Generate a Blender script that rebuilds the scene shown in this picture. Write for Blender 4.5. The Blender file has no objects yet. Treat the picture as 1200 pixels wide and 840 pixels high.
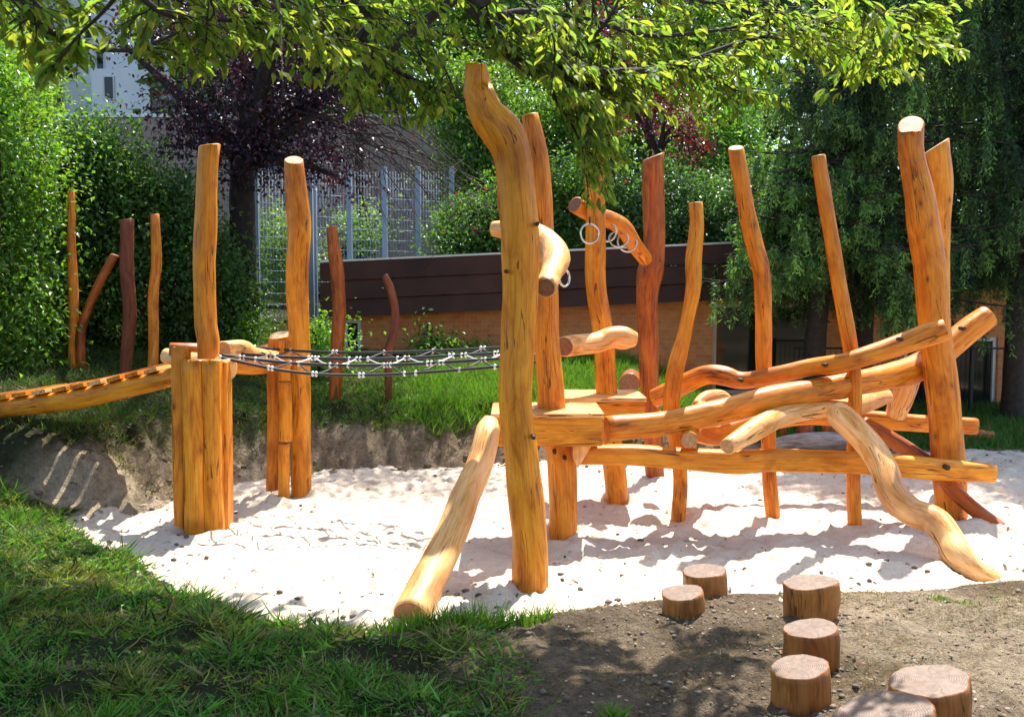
import bpy, math, random
import numpy as np
from mathutils import Vector
random.seed(7); RNG = np.random.default_rng(11)
scn = bpy.context.scene
COL = scn.collection
H = 2.35; F = 1200.0; PITCH = math.atan(90/1200)
ca, sa = math.cos(PITCH), math.sin(PITCH)

def P(px, py, Y):
    """photo pixel + distance along the ground -> world point"""
    u = (px-600)/F; v = (420-py)/F
    d = (u, ca+v*sa, -sa+v*ca)
    t = Y/d[1]
    return np.array([d[0]*t, Y, H+d[2]*t])
def G0(px, py, z=0.0):
    u = (px-600)/F; v = (420-py)/F
    d = (u, ca+v*sa, -sa+v*ca); t = (z-H)/d[2]
    return np.array([d[0]*t, d[1]*t, z])

# ------------------------------------------------------------ noise
def hash2(ix, iy, seed):
    n = (ix.astype(np.int64)*374761393 + iy.astype(np.int64)*668265263 + seed*1442695041) & 0xffffffff
    n = ((n ^ (n >> 13))*1274126177) & 0xffffffff
    return ((n ^ (n >> 16)) & 0xffffff)/float(0xffffff)
def vn(x, y, seed=0):
    x = np.asarray(x, float); y = np.asarray(y, float)
    x, y = np.broadcast_arrays(x, y)
    ix = np.floor(x); iy = np.floor(y); fx = x-ix; fy = y-iy
    fx = fx*fx*(3-2*fx); fy = fy*fy*(3-2*fy)
    a = hash2(ix, iy, seed); b = hash2(ix+1, iy, seed); c = hash2(ix, iy+1, seed); d = hash2(ix+1, iy+1, seed)
    return (a*(1-fx)+b*fx)*(1-fy)+(c*(1-fx)+d*fx)*fy
def fbm(x, y, seed=0, o=4):
    s = 0; a = .5; f = 1.0; t = 0
    for k in range(o):
        s = s + a*vn(np.asarray(x)*f, np.asarray(y)*f, seed+k*17); t += a; a *= .5; f *= 2.03
    return s/t
def sst(a, b, x):
    t = np.clip((x-a)/(b-a), 0, 1); return t*t*(3-2*t)

# ------------------------------------------------------------ materials
def new_mat(name):
    m = bpy.data.materials.new(name); m.use_nodes = True
    nt = m.node_tree; nt.nodes.clear()
    out = nt.nodes.new('ShaderNodeOutputMaterial')
    b = nt.nodes.new('ShaderNodeBsdfPrincipled'); nt.links.new(b.outputs[0], out.inputs[0])
    return m, nt, b, out
def N(nt, t, **kw):
    n = nt.nodes.new(t)
    for k, v in kw.items():
        if k in n.inputs: n.inputs[k].default_value = v
        else: setattr(n, k, v)
    return n
def ramp(nt, fac, stops):
    r = nt.nodes.new('ShaderNodeValToRGB'); e = r.color_ramp.elements
    while len(e) < len(stops): e.new(.5)
    for el, (p, c) in zip(e, stops):
        el.position = p; el.color = (*c, 1) if len(c) == 3 else c
    nt.links.new(fac, r.inputs[0]); return r
def noise(nt, vec, scale, detail=3, rough=.55, dist=0):
    n = nt.nodes.new('ShaderNodeTexNoise'); n.inputs['Scale'].default_value = scale
    n.inputs['Detail'].default_value = detail; n.inputs['Roughness'].default_value = rough
    n.inputs['Distortion'].default_value = dist
    if vec is not None: nt.links.new(vec, n.inputs['Vector'])
    return n.outputs['Fac']
def math_(nt, op, a, b=None, c=None):
    n = nt.nodes.new('ShaderNodeMath'); n.operation = op
    for i, v in enumerate((a, b, c)):
        if v is None: continue
        if isinstance(v, (int, float)): n.inputs[i].default_value = v
        else: nt.links.new(v, n.inputs[i])
    return n.outputs[0]
def mix(nt, mode, fac, a, b):
    n = nt.nodes.new('ShaderNodeMix'); n.data_type = 'RGBA'; n.blend_type = mode
    for s, v in ((0, fac), (6, a), (7, b)):
        if isinstance(v, (int, float)): n.inputs[s].default_value = v
        elif isinstance(v, tuple): n.inputs[s].default_value = (*v, 1) if len(v) == 3 else v
        else: nt.links.new(v, n.inputs[s])
    return n.outputs[2]
def vmap(nt, vec, scale):
    m = nt.nodes.new('ShaderNodeMapping'); m.inputs['Scale'].default_value = scale
    nt.links.new(vec, m.inputs['Vector']); return m.outputs[0]
def bump(nt, b, h, strength=.3, dist=.01):
    n = nt.nodes.new('ShaderNodeBump'); n.inputs['Strength'].default_value = strength
    n.inputs['Distance'].default_value = dist; nt.links.new(h, n.inputs['Height'])
    nt.links.new(n.outputs[0], b.inputs['Normal'])
def objco(nt): return nt.nodes.new('ShaderNodeTexCoord').outputs['Object']

def wood_mat(name, dark, mid, lite, rough=.36, knots=True):
    m, nt, b, out = new_mat(name)
    at = nt.nodes.new('ShaderNodeAttribute'); at.attribute_name = 'rest'
    oi = nt.nodes.new('ShaderNodeObjectInfo')
    off = nt.nodes.new('ShaderNodeVectorMath'); off.operation = 'MULTIPLY_ADD'
    comb = nt.nodes.new('ShaderNodeCombineXYZ')
    for i in range(3): nt.links.new(oi.outputs['Random'], comb.inputs[i])
    nt.links.new(comb.outputs[0], off.inputs[0]); off.inputs[1].default_value = (3.1, 7.7, 37)
    nt.links.new(at.outputs['Vector'], off.inputs[2]); v = off.outputs[0]
    n1 = noise(nt, vmap(nt, v, (7, 7, 1.5)), 1.5, 6, .66, .9)
    n2 = noise(nt, vmap(nt, v, (70, 70, 2.2)), 1.0, 4, .65, .3)
    n3 = noise(nt, vmap(nt, v, (2.2, 2.2, 1.4)), 1.2, 3, .6, .4)
    c = ramp(nt, n1, [(.33, dark), (.46, mid), (.66, lite)]).outputs[0]
    g = ramp(nt, n2, [(.25, (.5, .38, .30)), (.48, (1, 1, 1)), (.8, (1.1, 1.18, 1.25))]).outputs[0]
    c = mix(nt, 'MULTIPLY', .8, c, g)
    st = ramp(nt, n3, [(.34, (.5, .34, .26)), (.5, (1, 1, 1))]).outputs[0]
    c = mix(nt, 'MULTIPLY', .62, c, st)
    # long drying cracks
    n4 = noise(nt, vmap(nt, v, (17, 17, .75)), 1.0, 2, .5, .25)
    d = math_(nt, 'ABSOLUTE', math_(nt, 'SUBTRACT', n4, .5))
    gate = math_(nt, 'GREATER_THAN', noise(nt, vmap(nt, v, (4, 4, 1.3)), 1.3, 1), .54)
    cr = math_(nt, 'MULTIPLY', math_(nt, 'LESS_THAN', d, .011), gate)
    c = mix(nt, 'MIX', math_(nt, 'MULTIPLY', cr, .8), c, (.05, .018, .006))
    kn = None
    if knots:
        vo = nt.nodes.new('ShaderNodeTexVoronoi'); vo.inputs['Scale'].default_value = 1.0
        nt.links.new(vmap(nt, v, (3.6, 3.6, 1.9)), vo.inputs['Vector'])
        kd = vo.outputs['Distance']
        k1 = ramp(nt, kd, [(.035, (.85, .85, .85)), (.07, (.3, .3, .3)), (.15, (0, 0, 0))]).outputs[0]
        c = mix(nt, 'MIX', k1, c, tuple(x*.28 for x in dark))
    nt.links.new(c, b.inputs['Base Color'])
    b.inputs['Roughness'].default_value = rough
    rr = nt.nodes.new('ShaderNodeMapRange'); rr.inputs[3].default_value = rough-.1; rr.inputs[4].default_value = rough+.25
    nt.links.new(n1, rr.inputs[0]); nt.links.new(rr.outputs[0], b.inputs['Roughness'])
    b.inputs['Specular IOR Level'].default_value = .3
    hh = math_(nt, 'SUBTRACT', math_(nt, 'ADD', math_(nt, 'MULTIPLY', n2, .35), math_(nt, 'MULTIPLY', n1, .9)), math_(nt, 'MULTIPLY', cr, .9))
    bump(nt, b, hh, .45, .012)
    return m
def end_mat(name, c1, c2, crack=(.05, .02, .008)):
    m, nt, b, out = new_mat(name)
    at = nt.nodes.new('ShaderNodeAttribute'); at.attribute_name = 'rest'
    sx = nt.nodes.new('ShaderNodeSeparateXYZ'); nt.links.new(at.outputs['Vector'], sx.inputs[0])
    nz = noise(nt, at.outputs['Vector'], 9, 3)
    r = math_(nt, 'SQRT', math_(nt, 'ADD', math_(nt, 'POWER', sx.outputs[0], 2.0), math_(nt, 'POWER', sx.outputs[1], 2.0)))
    r2 = math_(nt, 'ADD', r, math_(nt, 'MULTIPLY', nz, .03))
    w = math_(nt, 'SINE', math_(nt, 'MULTIPLY', r2, 620.0))
    c = ramp(nt, math_(nt, 'MULTIPLY_ADD', w, .5, .5), [(.1, c1), (.75, c2)]).outputs[0]
    pn = noise(nt, at.outputs['Vector'], 28, 5, .7)
    c = mix(nt, 'MULTIPLY', .9, c, ramp(nt, pn, [(.3, (.42, .38, .36)), (.62, (1.1, 1.1, 1.1))]).outputs[0])
    an = math_(nt, 'ARCTAN2', sx.outputs[1], sx.outputs[0])
    k = math_(nt, 'ABSOLUTE', math_(nt, 'SINE', math_(nt, 'ADD', math_(nt, 'MULTIPLY', an, 2.5), math_(nt, 'MULTIPLY', nz, 2.5))))
    ck = math_(nt, 'MULTIPLY', math_(nt, 'LESS_THAN', k, .05), math_(nt, 'GREATER_THAN', pn, .46))
    c = mix(nt, 'MIX', math_(nt, 'MULTIPLY', ck, .75), c, crack)
    nt.links.new(c, b.inputs['Base Color']); b.inputs['Roughness'].default_value = .6
    bump(nt, b, math_(nt, 'SUBTRACT', math_(nt, 'MULTIPLY', w, .15), ck), .4, .006)
    return m
M = {}
M['amber'] = wood_mat('wood_amber', (.44, .125, .008), (.68, .23, .012), (.82, .33, .022))
M['orange'] = wood_mat('wood_orange', (.38, .10, .007), (.65, .195, .011), (.78, .29, .022))
M['brown'] = wood_mat('wood_brown', (.19, .040, .008), (.34, .078, .012), (.50, .14, .018))
M['darkred'] = wood_mat('wood_dark_red', (.10, .028, .014), (.17, .046, .02), (.25, .07, .028), .55)
M['pale'] = wood_mat('wood_pale', (.64, .255, .06), (.84, .415, .125), (.92, .54, .24))
M['stump'] = wood_mat('wood_stump', (.15, .050, .011), (.32, .115, .022), (.44, .18, .04), .4)
M['end'] = end_mat('log_end', (.40, .19, .07), (.60, .36, .17))
M['enddark'] = end_mat('log_end_dark', (.20, .07, .03), (.33, .14, .06))
M['endstump'] = end_mat('stump_top', (.15, .088, .052), (.20, .125, .082))
M['grey_wood'] = wood_mat('weathered_wood', (.14, .12, .10), (.30, .27, .23), (.45, .42, .38), .8, False)

def plain(name, col, rough=.6, metal=0, nscale=None, amt=.3, bmp=0):
    m, nt, b, out = new_mat(name)
    b.inputs['Roughness'].default_value = rough; b.inputs['Metallic'].default_value = metal
    if nscale:
        n = noise(nt, objco(nt), nscale, 5, .65)
        lo = tuple(x*(1-amt) for x in col); hi = tuple(min(1, x*(1+amt*.6)) for x in col)
        nt.links.new(ramp(nt, n, [(.3, lo), (.7, hi)]).outputs[0], b.inputs['Base Color'])
        if bmp: bump(nt, b, n, .5, bmp)
    else: b.inputs['Base Color'].default_value = (*col, 1)
    return m
M['bolt'] = plain('bolt_steel', (.06, .045, .035), .5, .6)
M['rope'] = plain('rope_black', (.012, .013, .016), .55, 0, 60, .3)
M['clamp'] = plain('clamp_white', (.72, .70, .68), .35, .2)
M['ring'] = plain('ring_steel', (.62, .62, .60), .25, .9)
M['fascia'] = plain('fascia_brown', (.052, .018, .013), .8, 0, 1.4, .55)
M['flash'] = plain('flashing_pale', (.55, .55, .53), .4, .3)
M['frame_cream'] = plain('window_frame_cream', (.42, .38, .28), .5, 0, 5, .15)
M['frame_white'] = plain('window_frame_white', (.62, .64, .64), .5, 0, 5, .15)
M['fence'] = plain('fence_steel', (.26, .34, .44), .8, 0, 8, .15)
M['rail'] = plain('railing_black', (.02, .022, .024), .5, .2)
M['bark'] = plain('bark_dark', (.035, .024, .017), .9, 0, 14, .6, .03)
M['bark2'] = plain('bark_plum', (.022, .014, .011), .9, 0, 9, .6, .05)
M['twig'] = plain('twig_brown', (.05, .034, .026), .85, 0, 20, .4)
M['block'] = None

def glass_mat():
    m, nt, b, out = new_mat('window_glass')
    b.inputs['Base Color'].default_value = (.012, .018, .015, 1); b.inputs['Roughness'].default_value = .06
    b.inputs['Specular IOR Level'].default_value = .35
    return m
M['glass'] = glass_mat()
def brick_mat(name, c1, c2, mortar, sc, rot=0):
    m, nt, b, out = new_mat(name)
    o = objco(nt); s = nt.nodes.new('ShaderNodeSeparateXYZ'); nt.links.new(o, s.inputs[0])
    c = nt.nodes.new('ShaderNodeCombineXYZ')
    nt.links.new(math_(nt, 'ADD', s.outputs[0], s.outputs[1]), c.inputs[0]); nt.links.new(s.outputs[2], c.inputs[1])
    mp = nt.nodes.new('ShaderNodeMapping'); mp.inputs['Rotation'].default_value = (0, 0, rot); nt.links.new(c.outputs[0], mp.inputs[0])
    br = nt.nodes.new('ShaderNodeTexBrick'); nt.links.new(mp.outputs[0], br.inputs['Vector'])
    br.inputs['Scale'].default_value = sc; br.inputs['Mortar Size'].default_value = .014; br.inputs['Bias'].default_value = -.1
    br.inputs['Color1'].default_value = (*c1, 1); br.inputs['Color2'].default_value = (*c2, 1); br.inputs['Mortar'].default_value = (*mortar, 1)
    n = noise(nt, o, 6, 5, .7)
    cc = mix(nt, 'MULTIPLY', .6, br.outputs['Color'], ramp(nt, n, [(.3, (.6, .55, .5)), (.6, (1, 1, 1))]).outputs[0])
    nt.links.new(cc, b.inputs['Base Color']); b.inputs['Roughness'].default_value = .85
    bump(nt, b, math_(nt, 'SUBTRACT', 1.0, br.outputs['Fac']), .5, .01)
    return m
M['brick'] = brick_mat('brick_orange', (.58, .19, .05), (.64, .27, .08), (.50, .34, .21), 3.4)
M['block'] = brick_mat('block_pinkish', (.30, .20, .17), (.36, .26, .22), (.22, .17, .15), 1.3)
M['render_white'] = plain('wall_white', (.74, .75, .77), .8, 0, 1.5, .08)
M['slate'] = plain('roof_slate', (.22, .23, .25), .7, 0, 4, .2)

def leaf_mat(name, trans=.45, rough=.45, gain=(1.7, 1.55, .6), spec=.35):
    m, nt, b, out = new_mat(name)
    at = nt.nodes.new('ShaderNodeAttribute'); at.attribute_name = 'col'
    nt.links.new(at.outputs['Color'], b.inputs['Base Color']); b.inputs['Roughness'].default_value = rough
    b.inputs['Specular IOR Level'].default_value = spec
    t = nt.nodes.new('ShaderNodeBsdfTranslucent')
    nt.links.new(mix(nt, 'MULTIPLY', 1.0, at.outputs['Color'], gain), t.inputs[0])
    mx = nt.nodes.new('ShaderNodeMixShader'); mx.inputs[0].default_value = trans
    nt.links.new(b.outputs[0], mx.inputs[1]); nt.links.new(t.outputs[0], mx.inputs[2]); nt.links.new(mx.outputs[0], out.inputs[0])
    return m
M['leaf'] = leaf_mat('leaf_broad', .5, .55, (2.8, 2.8, 1.1), .2)
M['leafbg'] = leaf_mat('leaf_shrub', .4, .38, (2.0, 1.9, .7))
M['leafpurple'] = leaf_mat('leaf_purple', .3, .4, (1.8, .9, .9))
M['needle'] = leaf_mat('needle', .25, .5, (1.7, 1.7, .7))
M['grass'] = leaf_mat('grass_blade', .35, .5, (1.6, 1.5, .6), .25)
M['litter'] = plain('dry_litter', (.16, .11, .07), .9, 0, 30, .5)

# ------------------------------------------------------------ mesh building
def link(name, me, parent=None):
    o = bpy.data.objects.new(name, me); COL.objects.link(o)
    if parent is not None: o.parent = parent
    return o
def thing(name, label, cat, loc=(0, 0, 0), group=None):
    o = bpy.data.objects.new(name, None); COL.objects.link(o); o.location = loc
    o.empty_display_size = .1
    tag(o, label, cat, group); return o
def tag(o, label=None, cat=None, group=None, kind=None):
    if label: o['label'] = label
    if cat: o['category'] = cat
    if group: o['group'] = group
    if kind: o['kind'] = kind
    return o
def mk(name, verts, faces, mats, parent=None, midx=None, rest=None, col=None, smooth=True):
    """verts in world space; parent empties only translate"""
    V = np.asarray(verts, float).copy()
    off = np.zeros(3)
    p = parent
    while p is not None:
        off = off + np.array(p.location); p = p.parent
    if parent is None:
        off = np.array([V[:, 0].mean(), V[:, 1].mean(), V[:, 2].min()])
    V -= off
    me = bpy.data.meshes.new(name)
    if isinstance(faces, np.ndarray):
        k = faces.shape[1]
        me.vertices.add(len(V)); me.vertices.foreach_set('co', V.astype(np.float32).ravel())
        me.loops.add(faces.size); me.loops.foreach_set('vertex_index', faces.astype(np.int32).ravel())
        me.polygons.add(len(faces)); me.polygons.foreach_set('loop_start', np.arange(0, faces.size, k, dtype=np.int32))
        me.polygons.foreach_set('loop_total', np.full(len(faces), k, dtype=np.int32))
        me.update(calc_edges=True)
    else:
        me.from_pydata(V.tolist(), [], faces)
    if not isinstance(mats, (list, tuple)): mats = [mats]
    for m in mats: me.materials.append(m)
    if midx is not None: me.polygons.foreach_set('material_index', np.asarray(midx, dtype=np.int32))
    me.polygons.foreach_set('use_smooth', np.full(len(me.polygons), bool(smooth)) if not hasattr(smooth, '__len__') else np.asarray(smooth))
    if rest is not None:
        a = me.attributes.new('rest', 'FLOAT_VECTOR', 'POINT'); a.data.foreach_set('vector', np.asarray(rest, np.float32).ravel())
    if col is not None:
        c = np.ones((len(V), 4), np.float32); c[:, :3] = col
        a = me.attributes.new('col', 'FLOAT_COLOR', 'POINT'); a.data.foreach_set('color', c.ravel())
    me.update()
    o = link(name, me, parent)
    if parent is None: o.location = off
    return o

class MB:
    def __init__(s): s.v = []; s.f = []; s.m = []; s.r = []; s.n = 0; s.s = []
    def add(s, v, f, mi=0, rest=None, smooth=True):
        v = np.asarray(v, float); s.v.append(v); s.r.append(np.asarray(rest, float) if rest is not None else v.copy())
        mi = mi if hasattr(mi, '__len__') else [mi]*len(f)
        sm = smooth if hasattr(smooth, '__len__') else [smooth]*len(f)
        s.f += [tuple(i+s.n for i in q) for q in f]; s.m += list(mi); s.s += list(sm); s.n += len(v)
    def build(s, name, mats, parent=None):
        return mk(name, np.vstack(s.v), s.f, mats, parent, s.m, np.vstack(s.r), None, s.s)

def catmull(p, n):
    p = np.asarray(p, float); q = np.vstack([2*p[0]-p[1], p, 2*p[-1]-p[-2]])
    seg = np.linalg.norm(np.diff(p[:, :3], axis=0), axis=1); tot = seg.sum()
    out = []
    for i in range(len(p)-1):
        k = max(2, int(round(n*seg[i]/tot)))
        t = np.linspace(0, 1, k, endpoint=False)[:, None]
        a, b, c, d = q[i], q[i+1], q[i+2], q[i+3]
        out.append(.5*((2*b)+(-a+c)*t+(2*a-5*b+4*c-d)*t**2+(-a+3*b-3*c+d)*t**3))
    out.append(p[-1:]); return np.vstack(out)

SEED = [0]
def log_geo(mb, pr, nseg=26, sides=20, jit=.05, square=0, tilt0=(0, 0), tilt1=(0, 0), wob=.008, caps=True, bev=.012, flat=False):
    """pr: rows of x,y,z,r in world metres"""
    SEED[0] += 1; sd = SEED[0]*31
    c = catmull(pr, nseg); pts = c[:, :3].copy(); rad = c[:, 3].copy()
    n = len(pts)
    s = np.concatenate([[0], np.cumsum(np.linalg.norm(np.diff(pts, axis=0), axis=1))])
    pts[:, 0] += (vn(s*2.2, sd)-.5)*wob*2; pts[:, 1] += (vn(s*2.2, sd+9)-.5)*wob*2
    T = np.gradient(pts, axis=0); T /= np.linalg.norm(T, axis=1)[:, None]
    ref = np.array([0, 1, 0.]) if abs(T[0][1]) < .8 else np.array([0, 0, 1.])
    rings = []; rest = []
    u = ref-np.dot(ref, T[0])*T[0]; u /= np.linalg.norm(u)
    th = np.linspace(0, 2*math.pi, sides, endpoint=False)+.13
    if square:
        th = th
    for i in range(n):
        u = u-np.dot(u, T[i])*T[i]; u /= np.linalg.norm(u); w = np.cross(T[i], u)
        rr = rad[i]*(1+jit*2*(fbm(np.cos(th)*1.1+5+sd, np.sin(th)*1.1+s[i]*2.3, sd, 3)-.5)*2)
        if square:
            k = (np.abs(np.cos(th))**(2/(1-square+.001)*1.0)+np.abs(np.sin(th))**(2/(1-square+.001)))**(-(1-square+.001)/2)
            rr = rr*np.minimum(k, 1.36)
        cx = np.cos(th)*rr; cy = np.sin(th)*rr
        ax = np.zeros(sides)
        if i == 0: ax = tilt0[0]*cx+tilt0[1]*cy
        if i == n-1: ax = tilt1[0]*cx+tilt1[1]*cy
        rings.append(pts[i]+cx[:, None]*u+cy[:, None]*w+ax[:, None]*T[i])
        rest.append(np.stack([cx, cy, np.full(sides, s[i])+ax], 1))
    V = rings; R = rest
    verts = np.vstack(V); rs = np.vstack(R); faces = []; mi = []; sm = []
    for i in range(n-1):
        for j in range(sides):
            a = i*sides+j; b = i*sides+(j+1) % sides
            faces.append((a, b, b+sides, a+sides)); mi.append(0); sm.append(not flat)
    if caps:
        for end in (0, 1):
            k = 0 if end == 0 else n-1
            ring = rings[k]; rr_ = rest[k]; ctr = ring.mean(0); d = -T[0] if end == 0 else T[-1]
            base = len(verts)
            r2 = ctr+(ring-ctr)*(1-bev/max(rad[k], .02)*.9)+d*bev*.6
            q2 = rr_.copy(); q2[:, :2] *= .94
            r3 = ctr+(ring-ctr)*.5+d*bev*.7; q3 = rr_.copy(); q3[:, :2] *= .5
            verts = np.vstack([verts, r2, r2, r3, [ctr+d*bev*.7]])
            rs = np.vstack([rs, q2, q2, q3, [[0, 0, rr_[:, 2].mean()]]])
            for j in range(sides):
                j2 = (j+1) % sides
                a, b = k*sides+j, k*sides+j2
                q = [(a, b, base+j2, base+j), (base+sides+j, base+sides+j2, base+2*sides+j2, base+2*sides+j), (base+2*sides+j, base+2*sides+j2, base+3*sides)]
                if end == 0: q = [t[::-1] for t in q]
                faces += q; mi += [0, 1, 1]; sm += [True, False, False]
    mb.add(verts, faces, mi, rs, sm)
def pxrows(pts, Y0=None):
    rows = []
    ys = [p[3] if len(p) > 3 else None for p in pts]
    if Y0 is not None: ys = [Y0 if y is None else y for y in ys]
    idx = [i for i, y in enumerate(ys) if y is not None]
    yy = np.interp(range(len(pts)), idx, [ys[i] for i in idx])
    for p, Y in zip(pts, yy):
        q = P(p[0], p[1], Y); rows.append([*q, p[2]*Y/F])
    return np.array(rows)
def log(name, pts, mat, parent=None, Y=None, ground=True, end='end', **kw):
    rows = pxrows(pts, Y)
    if ground:
        b = rows[-1].copy(); d = (rows[-1]-rows[-2])[:3]; d /= np.linalg.norm(d); b[:3] += d*.35; rows = np.vstack([rows, b])
    mb = MB(); log_geo(mb, rows[::-1] if ground else rows, **kw)
    return mb.build(name, [M[mat], M[end]], parent)
def box_geo(mb, c0, c1, jit=0, mi=0, bev=.006):
    """axis aligned box with chamfered edges"""
    x0, y0, z0 = c0; x1, y1, z1 = c1
    b = min(bev, (x1-x0)/3, (y1-y0)/3, (z1-z0)/3)
    vs = []; 
    import itertools
    X = (x0, x1); Y = (y0, y1); Z = (z0, z1)
    idx = {}
    for i, j, k in itertools.product((0, 1), repeat=3):
        for ax in range(3):
            p = [X[i]+(b if i == 0 else -b), Y[j]+(b if j == 0 else -b), Z[k]+(b if k == 0 else -b)]
            p[ax] = (X[i], Y[j], Z[k])[ax]
            idx[(i, j, k, ax)] = len(vs); vs.append(p)
    f = []
    for s_ in (0, 1):
        f.append([idx[(s_, a, c, 0)] for a, c in ((0, 0), (1, 0), (1, 1), (0, 1))][::(1 if s_ else -1)])
        f.append([idx[(a, s_, c, 1)] for a, c in ((0, 0), (1, 0), (1, 1), (0, 1))][::(-1 if s_ else 1)])
        f.append([idx[(a, c, s_, 2)] for a, c in ((0, 0), (1, 0), (1, 1), (0, 1))][::(1 if s_ else -1)])
    # edges
    for i, j in itertools.product((0, 1), repeat=2):
        f.append([idx[(i, j, 0, 0)], idx[(i, j, 0, 1)], idx[(i, j, 1, 1)], idx[(i, j, 1, 0)]])
        f.append([idx[(i, 0, j, 0)], idx[(i, 0, j, 2)], idx[(i, 1, j, 2)], idx[(i, 1, j, 0)]])
        f.append([idx[(0, i, j, 1)], idx[(0, i, j, 2)], idx[(1, i, j, 2)], idx[(1, i, j, 1)]])
    for i, j, k in itertools.product((0, 1), repeat=3):
        f.append([idx[(i, j, k, a)] for a in range(3)])
    vs = np.array(vs, float)
    if jit: vs += (RNG.random(vs.shape)-.5)*jit
    L = int(np.argmax([x1-x0, y1-y0, z1-z0]))
    perm = {0: [1, 2, 0], 1: [0, 2, 1], 2: [0, 1, 2]}[L]
    rest = (vs+SEED[0]*.37)[:, perm]; SEED[0] += 1
    mb.add(vs, f, mi, rest, False)
def box(name, c0, c1, mat, parent=None, **kw):
    mb = MB(); box_geo(mb, c0, c1, **kw); return mb.build(name, [mat], parent)
def tube_geo(mb, pts, r, sides=6, mi=0):
    pts = np.asarray(pts, float); n = len(pts)
    r = np.full(n, r) if not hasattr(r, '__len__') else np.asarray(r)
    T = np.gradient(pts, axis=0); T /= np.maximum(np.linalg.norm(T, axis=1)[:, None], 1e-9)
    ref = np.array([0, 0, 1.]) if abs(T[0][2]) < .9 else np.array([1., 0, 0])
    u = ref-np.dot(ref, T[0])*T[0]; u /= np.linalg.norm(u); V = []
    th = np.linspace(0, 2*math.pi, sides, endpoint=False)
    for i in range(n):
        u = u-np.dot(u, T[i])*T[i]; u /= np.linalg.norm(u); w = np.cross(T[i], u)
        V.append(pts[i]+r[i]*(np.cos(th)[:, None]*u+np.sin(th)[:, None]*w))
    f = [(i*sides+j, i*sides+(j+1) % sides, (i+1)*sides+(j+1) % sides, (i+1)*sides+j) for i in range(n-1) for j in range(sides)]
    f.append(tuple(range(sides))[::-1]); f.append(tuple((n-1)*sides+j for j in range(sides)))
    mb.add(np.vstack(V), f, mi)

# scattered instances baked to one mesh
def basis(d, up):
    """rows: x side, y along d, z normal"""
    d = d/np.maximum(np.linalg.norm(d, axis=1)[:, None], 1e-9)
    x = np.cross(d, up); l = np.linalg.norm(x, axis=1)[:, None]
    x = np.where(l < 1e-4, np.array([[1., 0, 0]]), x/np.maximum(l, 1e-9)); z = np.cross(x, d)
    return x, d, z
def scatter(tv, tf, pos, d, up, size, width=None):
    tv = np.asarray(tv, float); tf = np.asarray(tf, int); n = len(pos)
    x, y, z = basis(d, up); w = size if width is None else np.broadcast_to(np.asarray(width, float), size.shape)
    V = pos[:, None, :]+tv[None, :, 0:1]*(x*w[:, None])[:, None, :]+tv[None, :, 1:2]*(y*size[:, None])[:, None, :]+tv[None, :, 2:3]*(z*size[:, None])[:, None, :]
    Fc = tf[None]+(np.arange(n)*len(tv))[:, None, None]
    return V.reshape(-1, 3), Fc.reshape(-1, tf.shape[1]), len(tv)
LEAF_T = [(0, 0, 0), (-.5, .45, .1), (0, .5, -.03), (.5, .45, .1), (0, 1, -.12)]
LEAF_F = [(0, 2, 1), (0, 3, 2), (1, 2, 4), (2, 3, 4)]
OVAL_T = [(0, 0, 0), (-.36, .22, .05), (.36, .22, .05), (-.5, .5, .09), (.5, .5, .09), (-.3, .8, .03), (.3, .8, .03), (0, 1.04, -.12), (0, .5, -.02)]
OVAL_F = [(0, 2, 8), (0, 8, 1), (2, 4, 8), (1, 8, 3), (4, 6, 8), (3, 8, 5), (6, 7, 8), (5, 8, 7)]
DIA_T = [(0, 0, 0), (-.5, .5, .08), (.5, .5, .08), (0, 1, 0)]; DIA_F = [(0, 2, 3, 1)]
BLADE_T = [(-.5, 0, 0), (.5, 0, 0), (.4, .5, -.06), (-.4, .5, -.06), (.03, 1, -.3), (-.03, 1, -.3)]; BLADE_F = [(0, 1, 2, 3), (3, 2, 4, 5)]
def colvar(n, base, var=.25, hue=.1, mixc=None, pm=.1):
    base = np.asarray(base, float)
    if base.ndim == 1: base = np.tile(base, (n, 1))
    c = base*(1+var*(RNG.random((n, 1))*2-1))*(1+hue*(RNG.random((n, 3))*2-1))
    if mixc is not None:
        k = RNG.random(n) < pm; c[k] = np.asarray(mixc)*(1+.3*(RNG.random((k.sum(), 1))-.5))
    return np.clip(c, .002, .9)
def leaves(name, pos, d, up, size, width, cols, mat, parent, kind=None, shape='leaf'):
    tv, tf = {'leaf': (LEAF_T, LEAF_F), 'oval': (OVAL_T, OVAL_F), 'dia': (DIA_T, DIA_F), 'blade': (BLADE_T, BLADE_F)}[shape]
    V, Fc, k = scatter(tv, tf, pos, d, up, size, width)
    o = mk(name, V, Fc, mat, parent, None, None, np.repeat(cols, k, axis=0), False)
    if kind: o['kind'] = kind
    return o
def rdir(n, zb=0.0):
    v = RNG.normal(size=(n, 3)); v[:, 2] += zb; return v/np.linalg.norm(v, axis=1)[:, None]

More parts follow.
